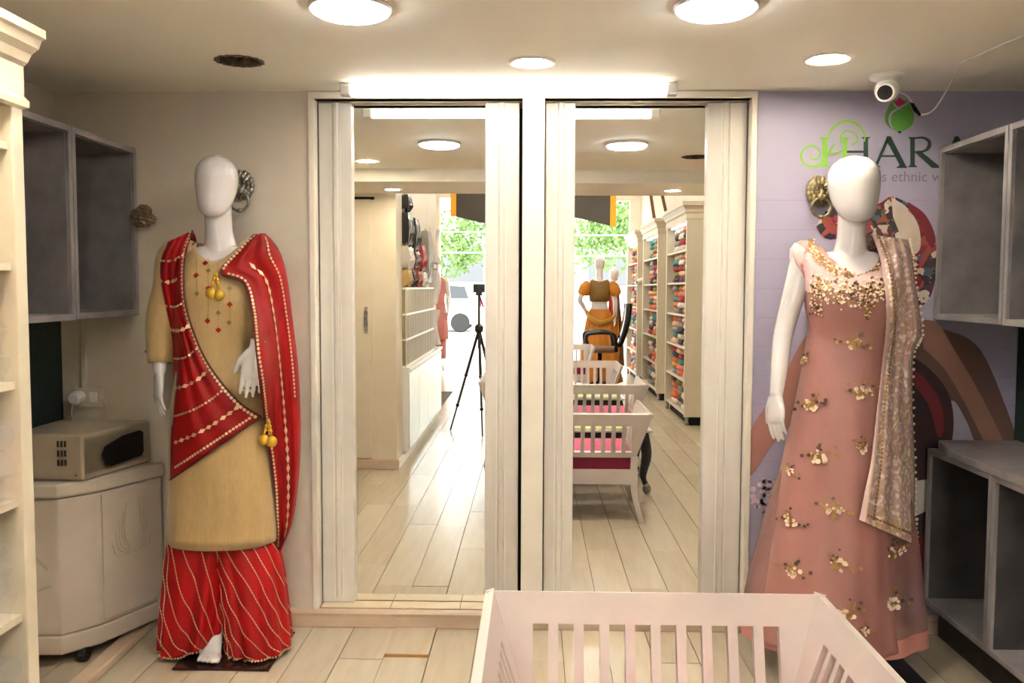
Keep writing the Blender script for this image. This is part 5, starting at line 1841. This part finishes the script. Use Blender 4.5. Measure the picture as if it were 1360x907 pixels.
# hanging banner over the entrance
t = thing('hanging_banner', 'dark grey scalloped banner with yellow edges hanging over the shop entrance', 'banner', (0, -8.35, 2.5))
xs_ = np.linspace(-1.36, 1.33, 40)
bz = lambda x: float(np.interp(x, [-1.42, -.85, -.35, .2, .75, 1.38], [2.62, 2.485, 2.55, 2.68, 2.64, 2.49]))
V = [[(x, -8.35, bz(x)) for x in xs_], [(x, -8.35, 3.05) for x in xs_]]
B().grid(V).done('cloth_panel', mat('charcoal_banner', '#46413c', .8), t, solid=.02)
for xa, xb in ((-1.46, -1.36), (1.33, 1.43)):
    B().prism([(xa, -8.362, bz(xa)), (xb, -8.362, bz(xb)), (xb, -8.362, 3.05), (xa, -8.362, 3.05)], (0, .026, 0)).done('yellow_edge', mat('yellow_edge_cloth', '#dc9c16', .7), t)
# wooden easel leaning above the towers
t = thing('wooden_frame', 'brown wooden frame leaning on top of the shelf towers', 'frame', (1.72, -4.6, 2.27))
B().slab([(1.60, -4.7, 2.268), (1.64, -4.7, 2.268), (1.52, -4.7, 3.0), (1.48, -4.7, 3.0)], .03).done('rail', mat('dark_wood', '#6b3f24', .5), t)
B().slab([(1.78, -4.7, 2.268), (1.82, -4.7, 2.268), (1.64, -4.7, 3.02), (1.60, -4.7, 3.02)], .03).done('rail', bpy.data.materials['dark_wood'], t)

# ------------------------------------------------------------------ street
def tree(label, x, y, h, r, n, seed):
    rs = np.random.RandomState(seed)
    t = thing('street_tree', label, 'tree', (x, y, -.02))
    B().tube([(x, y, -.02), (x + .1, y, h * .35), (x - .1, y + .1, h * .7)], [.18, .14, .08], 10).done('trunk', mat('bark', '#6b5a48', .9), t, smooth=True)
    b = B()
    cl = [(rs.uniform(-1, 1) * r, rs.uniform(-1, 1) * r, h * .62 + rs.uniform(-.5, .8) * r, rs.uniform(.35, .6) * r) for _ in range(18)]
    for k in range(n):
        c = cl[rs.randint(len(cl))]
        d = rs.normal(size=3); d /= np.linalg.norm(d)
        q = Vector((x + c[0], y + c[1], c[2])) + Vector(d) * c[3] * rs.uniform(.6, 1.05)
        a = Vector(rs.normal(size=3)).normalized(); e = a.orthogonal()
        s = rs.uniform(.05, .12)
        b.face([q - a * s, q + e * s * .6, q + a * s, q - e * s * .6])
    b.done('foliage', mat('leaf_green', '#7b9856', .6, col2='#567a3a', nscale=2), t, merge=False, kind='stuff')


tree('leafy green street tree behind the parked white car', -3.6, -25.5, 5.2, 1.6, 3500, 1)
tree('tall leafy street tree seen over the orange mannequin', 3.5, -24, 5.6, 2.1, 4500, 2)
tree('leafy street tree by the shop side wall', 8.6, -27, 6.0, 1.9, 2000, 3)
# parked white car
cxr, cyr = -1.62, -20.6
t = thing('parked_car', 'white hatchback car parked across the street', 'car', (cxr - 1.75, cyr, -.02))
pr = [(0, .32), (.02, .75), (-.12, 1.0), (-.32, 1.42), (-.55, 1.50), (-1.7, 1.48), (-2.5, 1.02), (-3.45, .86), (-3.6, .6), (-3.58, .28), (-3.3, .2), (-.2, .22)]
B().prism([(cxr + x, cyr + .8, z) for x, z in pr], (0, -1.6, 0)).done('car_body', M['white'], t, bevel=.05, seg=3)
for wx in (-.62, -2.85):
    for yy in (cyr + .74, cyr - .74):
        w_ = B().lathe([(.17, -.09), (.28, -.09), (.30, -.05), (.30, .05), (.28, .09), (.17, .09)], (cxr + wx, yy, .28), 24, axis='y').done('wheel', M['cooler_d'], t)
        B().lathe([(.001, -.08), (.17, -.08), (.17, .08), (.001, .08)], (cxr + wx, yy, .28), 20, axis='y').done('hubcap', M['metal_trim'], w_)
GL = mat('car_glass', '#24282b', .08)
for poly in ([(-.36, 1.02), (-.48, 1.38), (-1.05, 1.42), (-1.05, 1.02)], [(-1.12, 1.02), (-1.12, 1.42), (-1.72, 1.40), (-2.28, 1.02)]):
    B().prism([(cxr + x, cyr + .805, z) for x, z in poly], (0, .01, 0)).done('side_window', GL, t)
B().box(cxr - .02, cxr + .03, cyr + .6, cyr + .81, .78, 1.02).done('tail_light', mat('red_lens', '#c0202a', .2), t)
t = thing('street_building', 'pale building with dark shop openings across the street', 'building', (0, -36, -.02))
box('wall', mat('pale_render', '#d8d4cc', .8), -14, 10, -38, -35, -.02, 7, t)
for k in range(6):
    x = -11 + k * 3.4
    f_ = box('window', mat('shop_opening', '#5e6064', .4), x, x + 1.8, -35, -34.95, 1.6, 3.0, t)
for z0, lab in ((2.62, 'upper thin white cable strung across the street'), (2.15, 'lower thin white cable strung across the street')):
    P = [(-9 + 18 * k / 20, -13, z0 + .0012 * (k - 10) ** 2) for k in range(21)]
    tag(B().tube(P, .011, 6).done('overhead_cable', M['white']), lab, 'cable')
for x in (-9.08, 9.08):
    b = B().tube([(x, -13, -.02), (x, -13, 3.1)], .06, 10)
    tag(b.done('utility_pole', M['steel']), 'slim grey utility pole carrying the cables, ' + ('past the entry side wall' if x < 0 else 'past the tower side wall'), 'pole')
